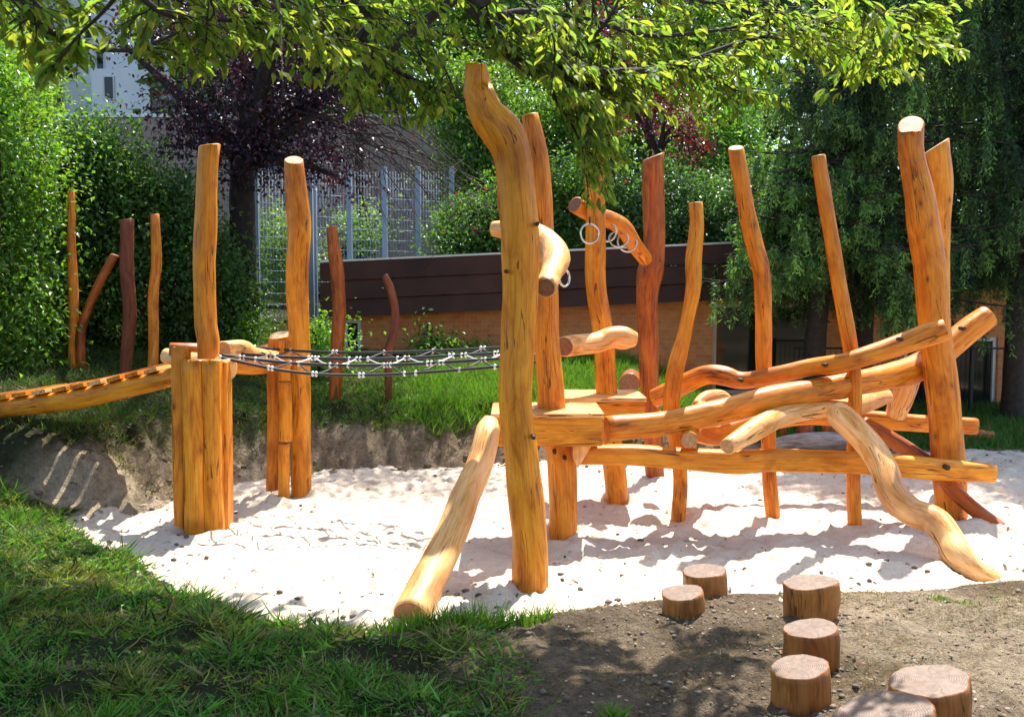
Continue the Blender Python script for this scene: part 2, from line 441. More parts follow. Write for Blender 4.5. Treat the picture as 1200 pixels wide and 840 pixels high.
# ------------------------------------------------------------ terrain
front = [G0(72, 608), G0(84, 624), G0(180, 667), G0(280, 720), G0(440, 742), G0(600, 727), G0(700, 710), G0(800, 700), G0(949, 694), G0(1200, 684), np.array([6.2, 8.4, 0]), np.array([10, 9.6, 0])]
back = [np.array([10, 14.2, 0]), G0(1200, 532), G0(1050, 535), G0(900, 537), G0(740, 541), G0(600, 545), G0(400, 553), G0(300, 562), G0(230, 580), G0(150, 598), G0(100, 604)]
poly = np.array([p[:2] for p in front+back])
def sdist(x, y):
    """distance outside the sand pit (negative inside)"""
    x = np.asarray(x, float); y = np.asarray(y, float)
    dm = np.full(x.shape, 1e9); ins = np.zeros(x.shape, bool); n = len(poly)
    for i in range(n):
        a = poly[i]; b = poly[(i+1) % n]; e = b-a
        t = np.clip(((x-a[0])*e[0]+(y-a[1])*e[1])/(e@e), 0, 1)
        dm = np.minimum(dm, np.hypot(x-a[0]-t*e[0], y-a[1]-t*e[1]))
        c = ((a[1] > y) != (b[1] > y)); 
        xi = (b[0]-a[0])*(y-a[1])/(b[1]-a[1]+1e-12)+a[0]
        ins ^= c & (x < xi)
    return np.where(ins, -dm, dm)
def hfun(x, y, detail=True):
    x = np.asarray(x, float); y = np.asarray(y, float)
    d = sdist(x, y)+(fbm(x*1.3, y*1.3, 3, 4)-.5)*.35
    dd = np.maximum(d, 0)
    front_h = .11*(1-np.exp(-dd/.4))+.035*np.minimum(dd, 9)
    front_h = front_h+.15*sst(-1.5, -6, x)*sst(0, 3, dd)
    A = 1-.90*sst(1.6, 4.2, x)
    A = A*(1+.1*sst(-3, -5, x))
    dl = dd
    back_h = A*(.66*sst(-.1, 1.05, dl)+.34*sst(.9, 4.0, dl))+.02*dd
    back_h = back_h+sst(3, 8, dd)*sst(-1.5, -4.5, x)*.5
    wl = sst(9.7, 10.8, y+.12*(x+4))
    wr = sst(9.0, 12.0, y)
    w = np.where(x < 0, wl, wr)
    h = np.where(d > 0, front_h*(1-w)+back_h*w, np.maximum(d*.9, -.4))
    far = sst(24, 60, y)
    h = h+far*5
    h = h+sst(-7, -16, x)*2.0*sst(2, 8, y)
    if detail:
        bankm = w*sst(0, .1, dd)*(1-sst(.9, 1.3, dd))*sst(3.5, 1.5, x)
        h = h+np.where(d > 0, (fbm(x*2.2, y*2.2, 5, 4)-.5)*.09+(fbm(x*9, y*9, 8, 3)-.5)*.030, 0)*np.minimum(1, dd*3)
        h = h+bankm*((fbm(x*5.5+y*2, y*3.0, 21, 5)-.5)*.42)+(w < .5)*sst(.05, .5, dd)*sst(-.8, .2, x)*((fbm(x*7, y*7, 29, 4)-.5)*.07+(fbm(x*2.1, y*2.1, 31, 3)-.5)*.12)+(w < .5)*sst(0, .4, dd)*sst(.6, -.6, x)*(fbm(x*2.6, y*2.6, 27, 3)-.45)*.16
    return h
def hz(x, y): return float(hfun(np.array([x]), np.array([y]))[0])
PB = [G0(*q)[:2] for q in [(621, 692), (661, 632), (722, 589), (768, 557), (795, 613), (906, 607), (1003, 618), (1116, 610), (236, 624), (345, 582), (1188, 630), (1150, 672), (482, 724)]]
FOOT = np.stack([RNG.uniform(-4.5, 6, 330), RNG.uniform(7.0, 13.4, 330), RNG.uniform(0, math.pi, 330), RNG.uniform(.012, .035, 330)], 1)
def sandz(x, y):
    n = (fbm(x*1.1, y*1.1, 40, 3)-.5)*.10+(fbm(x*3.6, y*3.6, 41, 4)-.5)*.085
    r = fbm(x*7.5, y*9.5, 44, 3)
    r2 = fbm(x*13, y*17, 47, 3)
    z = n+np.abs(r-.5)*-.09+(r2-.5)*.032+.012
    for a, b in PB:
        d = np.hypot(x-a, y-b); z = z+.05*np.exp(-((d-.30)/.11)**2)*(.4+vn(x*6, y*6, 9))-.03*np.exp(-(d/.2)**2)
    for a, b, t, dp in FOOT:
        k = (np.abs(x-a) < .4) & (np.abs(y-b) < .4)
        dx = x[k]-a; dy = y[k]-b; u = (dx*math.cos(t)+dy*math.sin(t))/.15; v = (-dx*math.sin(t)+dy*math.cos(t))/.065; q = np.sqrt(u*u+v*v)
        z[k] += -dp*np.exp(-q**4)+dp*.5*np.exp(-((q-1.25)/.3)**2)
    return z

def grid_mesh(name, xs, ys, zf, mat, kind, colf=None):
    X, Y = np.meshgrid(xs, ys); Z = zf(X.ravel(), Y.ravel())
    V = np.stack([X.ravel(), Y.ravel(), Z], 1); nx, ny = len(xs), len(ys)
    i = np.arange(nx-1)[None]+np.arange(ny-1)[:, None]*nx
    Fc = np.stack([i, i+1, i+1+nx, i+nx], -1).reshape(-1, 4)
    o = mk(name, V, Fc, mat, None, None, None, colf(V) if colf else None, True)
    return tag(o, kind=kind)
def grow(a, step, mx, k=1.35):
    out = [a]
    while out[-1] < mx: step *= k; out.append(out[-1]+step)
    return np.array(out[1:])
xs = np.arange(-8, 8.01, .045); xs = np.concatenate([-grow(8, .045, 500)[::-1], xs, grow(8, .045, 500)])
ys = np.arange(2.2, 16.8, .045); ys = np.concatenate([2.2-grow(0, .045, 30)[::-1], ys, 16.8+grow(0, .045, 600)])

# where green cover grows (real cover, used for soil tint and for planting)
def grassy(x, y):
    d = sdist(x, y); n = fbm(x*1.5, y*1.5, 60, 4)
    fr = sst(-.2+.5, -1.3+.5, x-(n-.5)*1.6)*(y < 10.4)
    w = y > 10.2
    top = sst(.45, .85, d+(n-.5)*.5)
    return np.where(d > 0, np.where(w, top, fr), 0)
def ground_cols(V):
    x, y = V[:, 0], V[:, 1]; g = grassy(x, y)
    n = fbm(x*2.4, y*2.4, 71, 4); n2 = fbm(x*.7, y*.7, 75, 3); d = sdist(x, y)
    dirt = np.where(y > 9.9, 1.4, .92)[:, None]*np.array([.195, .145, .095])[None]*(0.55+.9*n[:, None]); pale = np.array([.50, .40, .27])[None]*(.8+.4*n[:, None])
    soil = np.array([.050, .055, .020])[None]*(.7+.6*n[:, None])
    leftbank = sst(-2.6, -3.6, x)*(y > 9.5)
    kk = np.clip(sst(.42, .62, n2)*.55+leftbank*.8, 0, 1)*(1-.35*(y > 11)*(x > -2))
    c = dirt*(1-kk[:, None])+pale*kk[:, None]
    sun_right = sst(1.0, 2.2, x)*(y < 9)  # right side of the mound: sunlight painted into the soil colour
    c = c*(1+.10*sun_right[:, None])
    c = c*(1-g[:, None])+soil*g[:, None]
    return c
m, nt, b, out = new_mat('ground_soil')
at = N(nt, 'ShaderNodeAttribute', attribute_name='col')
o_ = objco(nt)
n1 = noise(nt, o_, 14, 6, .7); n2 = noise(nt, o_, 55, 5, .7); n3 = noise(nt, vmap(nt, o_, (1, 1, .35)), 5, 4, .6, .8)
c = mix(nt, 'MULTIPLY', .9, at.outputs['Color'], ramp(nt, n1, [(.3, (.55, .52, .5)), (.52, (1, 1, 1)), (.75, (1.35, 1.32, 1.25))]).outputs[0])
c = mix(nt, 'MULTIPLY', .7, c, ramp(nt, n2, [(.32, (.45, .42, .4)), (.5, (1, 1, 1)), (.72, (1.4, 1.4, 1.4))]).outputs[0])
c = mix(nt, 'MULTIPLY', .5, c, ramp(nt, n3, [(.35, (.6, .55, .5)), (.6, (1.1, 1.1, 1.1))]).outputs[0])
nt.links.new(c, b.inputs['Base Color']); b.inputs['Roughness'].default_value = .95; b.inputs['Specular IOR Level'].default_value = .15
bump(nt, b, math_(nt, 'ADD', n1, math_(nt, 'MULTIPLY', n2, .5)), 1.0, .09)
M['ground'] = m
grid_mesh('ground', xs, ys, hfun, M['ground'], 'structure', ground_cols)

m, nt, b, out = new_mat('sand'); o_ = objco(nt)
n1 = noise(nt, o_, 3.0, 4, .6); n2 = noise(nt, o_, 40, 5, .7); n3 = noise(nt, o_, 9, 4, .6)
c = ramp(nt, n1, [(.3, (.55, .455, .34)), (.65, (.65, .555, .435))]).outputs[0]
c = mix(nt, 'MULTIPLY', .8, c, ramp(nt, n2, [(.28, (.62, .58, .55)), (.45, (1, 1, 1))]).outputs[0])
c = mix(nt, 'MULTIPLY', .6, c, ramp(nt, n3, [(.27, (.55, .48, .42)), (.37, (1, 1, 1))]).outputs[0])
nt.links.new(c, b.inputs['Base Color']); b.inputs['Roughness'].default_value = .9; b.inputs['Specular IOR Level'].default_value = .2
bump(nt, b, math_(nt, 'ADD', n3, math_(nt, 'MULTIPLY', n2, .35)), .8, .03)
grid_mesh('sand', np.arange(-6.4, 11, .035), np.arange(6.2, 14.8, .035), sandz, m, 'structure')

# litter on sand and dirt
def flakes(name, pos, size, cols, flat=.25, shape='dia'):
    n = len(pos); d = rdir(n); d[:, 2] *= flat; up = np.tile([0, 0, 1.], (n, 1))+rdir(n)*.35
    o = leaves(name, pos, d, up, size, size*(.35+.4*RNG.random(n)), cols, M['litter_col'], None, 'stuff', shape)
    return o
m, nt, b, out = new_mat('litter_coloured'); at = N(nt, 'ShaderNodeAttribute', attribute_name='col')
nt.links.new(at.outputs['Color'], b.inputs['Base Color']); b.inputs['Roughness'].default_value = .8; M['litter_col'] = m
n = 4000
x = RNG.uniform(-5, 6.5, n); y = 6.9+RNG.random(n)*6.6; k = sdist(x, y) < .1; x, y = x[k], y[k]
z = sandz(x, y)+.006
flakes('leaf_litter', np.stack([x, y, z], 1), (.008+.05*RNG.random(len(x))**3), colvar(len(x), (.26, .18, .11), .5, .2, (.06, .08, .02), .15))
# clods of soil
def clods(name, x, y, zf, r, mat, kind='stuff'):
    ico = []; t = (1+5**.5)/2
    iv = np.array([(-1, t, 0), (1, t, 0), (-1, -t, 0), (1, -t, 0), (0, -1, t), (0, 1, t), (0, -1, -t), (0, 1, -t), (t, 0, -1), (t, 0, 1), (-t, 0, -1), (-t, 0, 1)])/1.9
    fi = np.array([(0, 11, 5), (0, 5, 1), (0, 1, 7), (0, 7, 10), (0, 10, 11), (1, 5, 9), (5, 11, 4), (11, 10, 2), (10, 7, 6), (7, 1, 8), (3, 9, 4), (3, 4, 2), (3, 2, 6), (3, 6, 8), (3, 8, 9), (4, 9, 5), (2, 4, 11), (6, 2, 10), (8, 6, 7), (9, 8, 1)])
    n = len(x); pos = np.stack([x, y, zf(x, y)+r*.15], 1)
    V = pos[:, None, :]+iv[None]*(r[:, None, None])*(1+.55*(RNG.random((n, 12, 3))-.5))*np.array([1, 1, .6])
    Fc = (fi[None]+(np.arange(n)*12)[:, None, None]).reshape(-1, 3)
    c = colvar(n, (.135, .10, .066), .35, .06)
    o = mk(name, V.reshape(-1, 3), Fc, mat, None, None, None, np.repeat(c, 12, axis=0), True); o['kind'] = kind; return o
n = 2200
x = RNG.uniform(-1.2, 5.5, n); y = RNG.uniform(3.6, 8.3, n); d = sdist(x, y); k = (d > 0) & (grassy(x, y) < .6) & (d < 5); x, y = x[k], y[k]
clods('soil_clods', x, y, lambda a, b_: hfun(a, b_), RNG.random(len(x))**5*.022+.003, M['litter_col'])
n = 16000
x = RNG.uniform(-1.0, 5.5, n); y = RNG.uniform(3.5, 8.0, n); d = sdist(x, y); k = (d > .05) & (RNG.random(n) < .35+.65*sst(.45, .6, fbm(x*2, y*2, 222, 3))); x, y = x[k], y[k]
flakes('mound_litter', np.stack([x, y, hfun(x, y)+.006], 1), .008+.035*RNG.random(len(x))**2.5, colvar(len(x), (.15, .095, .05), .6, .2, (.34, .28, .2), .15))
n = 1800
x = RNG.uniform(-5.4, 3.2, n); y = RNG.uniform(9.8, 14.2, n); d = sdist(x, y); k = (d > 0) & (d < 1.2); x, y = x[k], y[k]
clods('bank_clods', x, y, lambda a, b_: hfun(a, b_), RNG.random(len(x))**4*.045+.006, M['litter_col'])
n = 1600
x = RNG.uniform(-5, 7, n); y = RNG.uniform(7, 14, n); d = sdist(x, y); k = (d < .2) & ((d > -.7) | (RNG.random(n) < .10)); x, y = x[k], y[k]
clods('sand_clods', x, y, lambda a, b_: np.maximum(sandz(a, b_), hfun(a, b_)), RNG.random(len(x))**3*.03+.004, M['litter_col'])

# ------------------------------------------------------------ grass
def grass(name, x, y, hgt, wid, base, lean=.6, var=.3, mixc=(.20, .17, .07), pm=.1, zf=hfun, mat='grass'):
    n = len(x); z = zf(x, y)-.005
    d = RNG.normal(size=(n, 3))*lean; d[:, 2] = 1; 
    up = rdir(n); up[:, 2] *= .3
    return leaves(name, np.stack([x, y, z], 1), d, up, hgt, wid, colvar(n, base, var, .12, mixc, pm), M[mat], None, 'stuff', 'blade')
n = 280000
x = RNG.uniform(-5.6, 1.6, n); y = 3.3+RNG.random(n)**1.15*7.0
k = (np.abs(x) < y*.53+.4); x, y = x[k], y[k]; g = grassy(x, y); d = sdist(x, y)
k = (RNG.random(len(x)) < g*(.16+1.0*sst(.34, .56, fbm(x*3, y*3, 90, 3)))) & (d > -.05); x, y = x[k], y[k]
pt = fbm(x*2.2, y*2.2, 93, 4); base = np.array([.08, .20, .028])[None]*(1-sst(.48, .66, pt))[:, None]+np.array([.15, .20, .035])[None]*sst(.48, .66, pt)[:, None]
lush = RNG.random(len(x))**2.2
grass('grass', x, y, (.03+.13*lush)*(0.15+1.7*fbm(x*3.5, y*3.5, 95, 3)**1.5*1.6), .005+.013*RNG.random(len(x))**2, base, 1.9, .95, (.26, .20, .10), .15)
n = 9000
x = RNG.uniform(-5.2, .9, n); y = RNG.uniform(3.6, 9.9, n); g = grassy(x, y); d = sdist(x, y)
k = (RNG.random(n) < g*sst(.45, .62, fbm(x*2.6, y*2.6, 301, 3))) & (d > 0) & (np.abs(x) < y*.53+.4); x, y = x[k], y[k]; n = len(x)
dd_ = rdir(n); dd_[:, 2] = np.abs(dd_[:, 2])*.4; sz_ = RNG.uniform(.015, .045, n)
leaves('ground_weeds', np.stack([x, y, hfun(x, y)+RNG.uniform(.01, .05, n)], 1), dd_, rdir(n)*.4+[0, 0, 1], sz_, sz_*.6, colvar(n, (.11, .22, .04), .4, .12, (.22, .15, .07), .15), M['grass'], None, 'stuff', 'oval')
# sparse weeds on the dirt mound
n = 150000
x = RNG.uniform(-1.5, 5.5, n); y = RNG.uniform(3.4, 8.3, n); d = sdist(x, y); q = fbm(x*2.6, y*2.6, 97, 4)
k = (d > .05) & (RNG.random(n) < sst(.42, .66, q)*.8+.12); x, y = x[k], y[k]
grass('dry_grass', x, y, RNG.uniform(.015, .06, len(x)), .0015+.003*RNG.random(len(x)), (.10, .125, .045), 2.6, .7, (.20, .145, .085), .68)
# lush tufts
def tuft(px, py, n, hgt, spread, base=(.10, .22, .02), z0=None):
    p = G0(px, py, z0 if z0 is not None else .1); 
    x = p[0]+RNG.normal(size=n)*spread; y = p[1]+RNG.normal(size=n)*spread*.6
    return x, y, hgt*(.4+.7*RNG.random(n)), np.tile(base, (n, 1))
T_ = [tuft(472, 736, 420, .17, .10), tuft(500, 732, 200, .20, .08), tuft(560, 730, 420, .20, .14), tuft(620, 724, 180, .14, .10), tuft(130, 812, 160, .12, .07, z0=.35), tuft(720, 815, 60, .12, .03, z0=.35), tuft(1112, 708, 160, .04, .10), tuft(325, 800, 120, .10, .09, z0=.3), tuft(520, 690, 14, .08, .03, z0=0), tuft(233, 632, 50, .07, .04), tuft(25, 610, 250, .10, .25)]
grass('grass_tufts', *[np.concatenate([t[i] for t in T_]) for i in (0, 1, 2)], .009, np.concatenate([t[3] for t in T_]), .55, .35, pm=.02)
# bank top, lush
n = 60000
x = RNG.uniform(-3.2, 4.0, n); y = RNG.uniform(12.6, 16.8, n); d = sdist(x, y)
q = fbm(x*1.2, y*1.2, 101, 3); k = (d > .5+.5*(fbm(x*3, y*1, 107, 2)-.4)) & (RNG.random(n) < .25+.75*sst(-2.0, -1.2, x)); x, y, q = x[k], y[k], q[k]
tall = sst(-1.7, -1.0, x)*(.5+q)
grass('bank_grass', x, y, (.08+.17*tall)*(.5+.6*RNG.random(len(x))), .010+.006*RNG.random(len(x)), (.095, .23, .022), .55, .35, (.16, .24, .05), .2)
n = 70000
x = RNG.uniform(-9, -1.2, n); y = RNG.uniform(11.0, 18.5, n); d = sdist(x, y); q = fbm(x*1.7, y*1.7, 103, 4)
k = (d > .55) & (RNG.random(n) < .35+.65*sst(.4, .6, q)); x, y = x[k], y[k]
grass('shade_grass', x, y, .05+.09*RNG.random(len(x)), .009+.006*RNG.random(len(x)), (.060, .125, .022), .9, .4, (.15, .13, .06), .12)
n = 42000
x = RNG.uniform(4.2, 9.5, n); y = RNG.uniform(14.0, 18.0, n); d = sdist(x, y); k = (d > .1) & (RNG.random(n) < sst(0, .5, d)); x, y = x[k], y[k]
grass('lawn_grass', x, y, .06+.16*RNG.random(len(x)), .010+.006*RNG.random(len(x)), (.055, .155, .025), .6, .35)
# drooping overhang and weeds on the bank face
n = 22000
x = RNG.uniform(-4.9, 3, n); y = RNG.uniform(10.8, 14.2, n); d = sdist(x, y); q = fbm(x*2.2, y*2.2, 105, 3)
k = (d > .12) & (d < 1.0) & (RNG.random(n) < sst(.45, .6, q)*.9+.06); x, y = x[k], y[k]
grass('bank_weeds', x, y, .05+.12*RNG.random(len(x)), .006+.006*RNG.random(len(x)), (.085, .13, .035), 1.6, .4, (.22, .18, .10), .3)

# ------------------------------------------------------------ logs in the landscape (left background)
for pts, mt, lab in [
    ([(83, 225, 4), (84, 280, 4.5), (86, 335, 5.5), (86, 385, 5.5), (85, 450, 5)], 'orange', 'thin straight orange pole at the far left before the hedge'),
    ([(134, 299, 5), (118, 330, 5), (104, 360, 5), (95, 385, 5.5), (94, 410, 5.5), (98, 450, 5)], 'brown', 'short bent brown pole leaning beside the thin orange pole'),
    ([(148, 258, 8), (149, 320, 8), (152, 370, 8), (147, 436, 7)], 'darkred', 'thick dark red-brown pole standing before the hedge'),
    ([(182, 252, 5), (183, 300, 6), (180, 350, 6), (180, 400, 6), (178, 434, 6)], 'orange', 'orange pole with a dark ring halfway, right of the thick dark pole'),
    ([(389, 266, 6), (393, 300, 8), (397, 350, 8), (396, 400, 8), (393, 452, 7.5)], 'brown', 'dark brown curved pole before the left end of the brick building'),
    ([(451, 323, 4), (458, 340, 5), (463, 370, 5), (460, 395, 5), (455, 415, 5), (455, 452, 4)], 'darkred', 'short thin hooked pole before the orange brick wall')]:
    o = log('wooden_pole', pts, mt, None, 14.0, end='enddark', sides=12, tilt1=(0, -.15))
    tag(o, lab, 'pole', 'wooden poles standing on the bank')

# ------------------------------------------------------------ left tower
twr = thing('log_tower', 'two log towers joined by a deck at the left end of the rope bridge', 'climbing tower', tuple(G0(236, 620)))
log('post', [(245, 171, 12.5), (243, 210, 12.5), (241, 260, 13), (240, 320, 13), (242, 380, 13), (245, 420, 12.5), (237, 600, 12)], 'amber', twr, 9.85, tilt1=(.05, -.25), nseg=40)
log('post', [(345, 188, 11), (347, 230, 13), (351, 270, 13.5), (349, 320, 13), (350, 380, 12.5), (351, 430, 12.5), (352, 500, 11.8), (353, 579, 11.8)], 'amber', twr, 11.3, tilt1=(.55, .12), nseg=40)
def plank(name, x0t, x1t, yt, x0b, x1b, yb, Y, th, mat, parent):
    a = P(x0t, yt, Y); b_ = P(x1t, yt, Y); c_ = P(x0b, yb, Y); d_ = P(x1b, yb, Y)
    n = 14; V = []; R = []
    cham = (b_[0]-a[0])*.13; sd = RNG.random()*9
    for i in range(n):
        t = i/(n-1); l = a*(1-t)+c_*t; r = b_*(1-t)+d_*t; z = l[2]
        w = (vn(z*2.5, sd)-.5)*.014; w2 = (vn(z*2.1, sd+5)-.5)*.014
        l = l+[w, 0, 0]; r = r+[w2, 0, 0]
        pr = [(l[0], Y+cham), (l[0]+cham, Y), ((l[0]+r[0])/2, Y-.006), (r[0]-cham, Y), (r[0], Y+cham), (r[0], Y+th), (l[0], Y+th)]
        if i == 0: zz = [z-.02, z-.008, z, z-.006, z-.02, z-.01, z-.01]
        else: zz = [z]*7
        V += [(p[0], p[1], q) for p, q in zip(pr, zz)]; R += [(p[0]+sd, p[1], q) for p, q in zip(pr, zz)]
    f = [(i*7+(j+1) % 7, i*7+j, (i+1)*7+j, (i+1)*7+(j+1) % 7) for i in range(n-1) for j in range(7)]
    f.append(tuple(range(7))); mi = [0]*(len(f)-1)+[1]
    return mk(name, V, f, [M[mat], M['end']], parent, mi, R, None, [j in (1, 2) for i in range(n-1) for j in range(7)]+[False])
plank('plank', 199, 219, 406, 203, 217, 624, 9.55, .12, 'orange', twr)
plank('plank', 212, 235, 421, 215, 238, 626, 9.45, .13, 'amber', twr)
plank('plank', 235, 256, 421, 238, 260, 627, 9.47, .13, 'amber', twr)
plank('plank', 253, 264.5, 423, 257, 267, 621, 9.6, .2, 'orange', twr)
log('post', [(327, 393, 12), (323, 450, 9.5), (322, 500, 9), (320, 582, 8.5)], 'orange', twr, 11.45, square=.35, tilt1=(.35, -.2))
log('post', [(333, 400, 7), (334, 446, 7)], 'amber', twr, 11.1, ground=False)
log('post', [(334, 448, 8), (334, 490, 8), (334, 516, 8)], 'amber', twr, 11.08, ground=False)
log('post', [(333, 520, 7), (333, 582, 7)], 'amber', twr, 11.08)
log('post', [(292, 392, 5), (294, 420, 5), (294, 470, 5)], 'brown', twr, 12.6) if False else None
for a_, b_, r_, mt in [((196, 413, 9.7), (300, 416, 11.6), 8, 'brown'), ((205, 410, 10.0), (312, 414, 11.8), 9, 'orange')]:
    pass
log('deck_beam', [(268, 433, 12.5, 9.75), (245, 428, 12, 9.9), (196, 417, 9, 10.3)], 'pale', twr, ground=False, end='pale')
log('deck_beam', [(262, 412, 13, 10.4), (285, 410, 11, 10.7), (300, 416, 9, 10.9), (335, 421, 9, 11.5)], 'pale', twr, ground=False)
log('deck_beam', [(268, 431, 7, 10.6), (300, 430, 9, 11.0), (330, 424, 8, 11.4)], 'orange', twr, ground=False, square=.4)
log('deck_beam', [(200, 409, 8, 10.1), (240, 411, 9, 10.3), (300, 412, 7, 11.6), (330, 405, 6, 11.9)], 'brown', twr, ground=False)
# ------------------------------------------------------------ ramp
rmp = thing('plank_ramp', 'orange plank ramp with cross battens rising from the bank to the tower', 'ramp', tuple(P(110, 470, 10.3)))
fr = [(-14, 481, 9, 10.95), (20, 476, 11, 10.85), (70, 470, 11.5, 10.75), (110, 463, 11.5, 10.65), (160, 452, 11.5, 10.5), (206, 441, 11, 10.3)]
log('side_beam', fr, 'amber', rmp, ground=False, square=.35, wob=.004)
log('side_beam', [(a-2 if a > 0 else a, b_-11, 7, c_+.72) for a, b_, r_, c_ in fr], 'brown', rmp, ground=False, square=.35)
rr = catmull(pxrows(fr), 60); 
for i in range(10):
    t = .03+i*.098; k = int(t*(len(rr)-1)); c0 = rr[k]; c1 = rr[min(k+3, len(rr)-1)]
    dx = (c1-c0)[:3]; dx /= np.linalg.norm(dx); yb = np.array([.04, 1, 0]); yb /= np.linalg.norm(yb)
    up = np.cross(dx, yb); ctr = c0[:3]+up*(c0[3]+.022)
    mb = MB(); vs = []
    e_ = -.14+RNG.random()*.03
    for sx in (-.085, .085):
        for sy in (e_, .80):
            for sz in (-.022, .022): vs.append(ctr+dx*sx+yb*sy+up*(sz+.008*(sx > 0)))
    mb.add(vs, [(0, 1, 3, 2), (4, 6, 7, 5), (0, 4, 5, 1), (2, 3, 7, 6), (0, 2, 6, 4), (1, 5, 7, 3)], 0, np.array(vs)[:, [0, 2, 1]], False)
    mb.build('batten', [M['pale' if i % 3 == 0 else 'orange']], rmp)

# ------------------------------------------------------------ rope bridge
brg = thing('rope_bridge', 'black rope net bridge with white clamps sagging between tower and posts', 'rope bridge', tuple(P(430, 430, 10.2)))
ropes = []
for pts in [[(270, 404, 11.2), (350, 411, 11.0), (450, 413, 10.7), (590, 407, 10.2), (648, 402, 9.7)],
            [(262, 414, 10.5), (350, 419, 10.6), (450, 420.5, 10.4), (590, 413.5, 10.0), (648, 409, 9.65)],
            [(258, 416, 10.1), (350, 426, 10.2), (450, 428, 10.1), (590, 420, 9.8), (648, 414, 9.6)],
            [(258, 419, 9.75), (350, 436.5, 9.8), (450, 439, 9.8), (590, 429, 9.6), (648, 421, 9.5)]]:
    r = np.array([[*P(a, b_, c_), .016] for a, b_, c_ in pts]); c = catmull(r, 90)
    mb = MB(); tube_geo(mb, c[:, :3], .0145 if len(ropes) in (0, 3) else .017, 8); mb.build('rope', [M['rope']], brg); ropes.append(c[:, :3])
nc = 0
for k in range(3):
    A, B = ropes[k], ropes[k+1]
    for i in range(14):
        t = (i+.35+.17*k)/14.3; s_ = .028*(1 if (i+k) % 2 else -1)
        t += RNG.uniform(-.018, .018); a = A[int(np.clip(t-s_, 0, 1)*(len(A)-1))]; b_ = B[int(np.clip(t+s_, 0, 1)*(len(B)-1))]
        mb = MB(); tube_geo(mb, [a, (a+b_)/2-[0, 0, .012], b_], .008, 6); tie = mb.build('cross_rope', [M['clamp'] if (i*3+k) % 3 == 1 else M['rope']], brg)
        for q, r in ((a, .018), (b_, .018)):
            mb = MB(); tube_geo(mb, [q-[0, 0, .026], q-[0, 0, .014], q+[0, 0, .014], q+[0, 0, .026]], [.009, r, r, .009], 8)
            mb.build('clamp', [M['clamp']], tie)

# ------------------------------------------------------------ climbing structure
cs = thing('climbing_structure', 'large log climbing structure of tall posts, crossed beams and two plank platforms on sand', 'climbing frame', tuple(G0(700, 640)))
log('post', [(559, 76, 12), (560, 104, 15.5), (560.5, 106, 16.5), (571, 133, 20), (587, 152, 23), (601, 180, 22), (606, 230, 22.5), (609, 290, 22), (608, 350, 20.5), (606, 400, 20), (605, 450, 20), (611, 540, 19.5), (617, 590, 21.5), (621, 640, 21.5), (621, 692, 22)], 'amber', cs, 7.85, nseg=70, sides=28, tilt1=(.12, .1), jit=.06)
log('post', [(621, 135, 10), (628, 167, 12), (633, 200, 12.5), (637, 260, 12), (640, 330, 13), (641, 400, 15), (645, 450, 16), (648, 490, 17), (658, 540, 17.5), (661, 632, 16.5)], 'orange', cs, 9.4, nseg=50, sides=22)
log('post', [(695, 178, 12), (697, 220, 11.5), (698, 270, 12), (698, 330, 12), (703, 370, 12), (708, 400, 12), (711, 450, 12.5), (715, 500, 12.5), (720, 550, 13.5), (722, 589, 13.5)], 'amber', cs, 10.9, nseg=50, tilt1=(0, .5))
log('post', [(766, 184, 12.5), (766, 290, 12.5), (762, 318, 15), (759, 345, 12.5), (760, 400, 11.5), (761, 455, 11), (768, 557, 11)], 'brown', cs, 12.2, nseg=50, tilt1=(.1, -.4), end='enddark')
log('post', [(815, 238, 8), (817, 270, 8.5), (813, 305, 9.5), (812, 335, 9.5), (807, 370, 8), (801, 400, 8.5), (792, 430, 10), (788, 455, 10), (787, 480, 10), (793, 520, 9), (798, 560, 8.5), (795, 613, 8.5)], 'amber', cs, 9.95, nseg=50)
log('post', [(863, 174, 9), (868, 205, 9.5), (875, 245, 9.5), (884, 285, 10), (892, 320, 10), (894, 370, 9.5), (895, 430, 9), (900, 500, 8.5), (902, 560, 8.5), (906, 607, 8.5)], 'orange', cs, 10.15, nseg=50, tilt1=(.4, 0))
log('post', [(960, 183, 8), (965, 220, 8.5), (971, 260, 8.5), (978, 300, 9), (985, 340, 9), (991, 380, 9), (997, 415, 8.5), (1001, 450, 8), (1002, 490, 8), (1001, 560, 8.3), (1003, 618, 8.5)], 'orange', cs, 9.8, nseg=50)
log('post', [(1067, 148, 14), (1068, 180, 14), (1075, 220, 16), (1082, 260, 18), (1090, 310, 18), (1095, 370, 17.5), (1101, 430, 18), (1108, 490, 18.5), (1112, 550, 18.5), (1116, 610, 18.5)], 'orange', cs, 10.1, nseg=60, sides=24, tilt1=(.85, -.4))
log('post', [(1097, 172, 15), (1100, 210, 16), (1100, 260, 14), (1099, 330, 13), (1100, 400, 13), (1104, 500, 12), (1108, 577, 12)], 'amber', cs, 11.3, nseg=50, tilt1=(-.1, -.5))
log('slide_log', [(575, 492, 9, 8.75), (572, 503, 14, 8.68), (568, 520, 15.5, 8.55), (560, 547, 16, 8.4), (545, 582, 17, 8.1), (533, 615, 19, 7.9), (515, 655, 20.5, 7.6), (497, 692, 22, 7.3), (482, 722, 23.5, 7.05)], 'pale', cs, ground=False, nseg=50, sides=26, end='enddark')
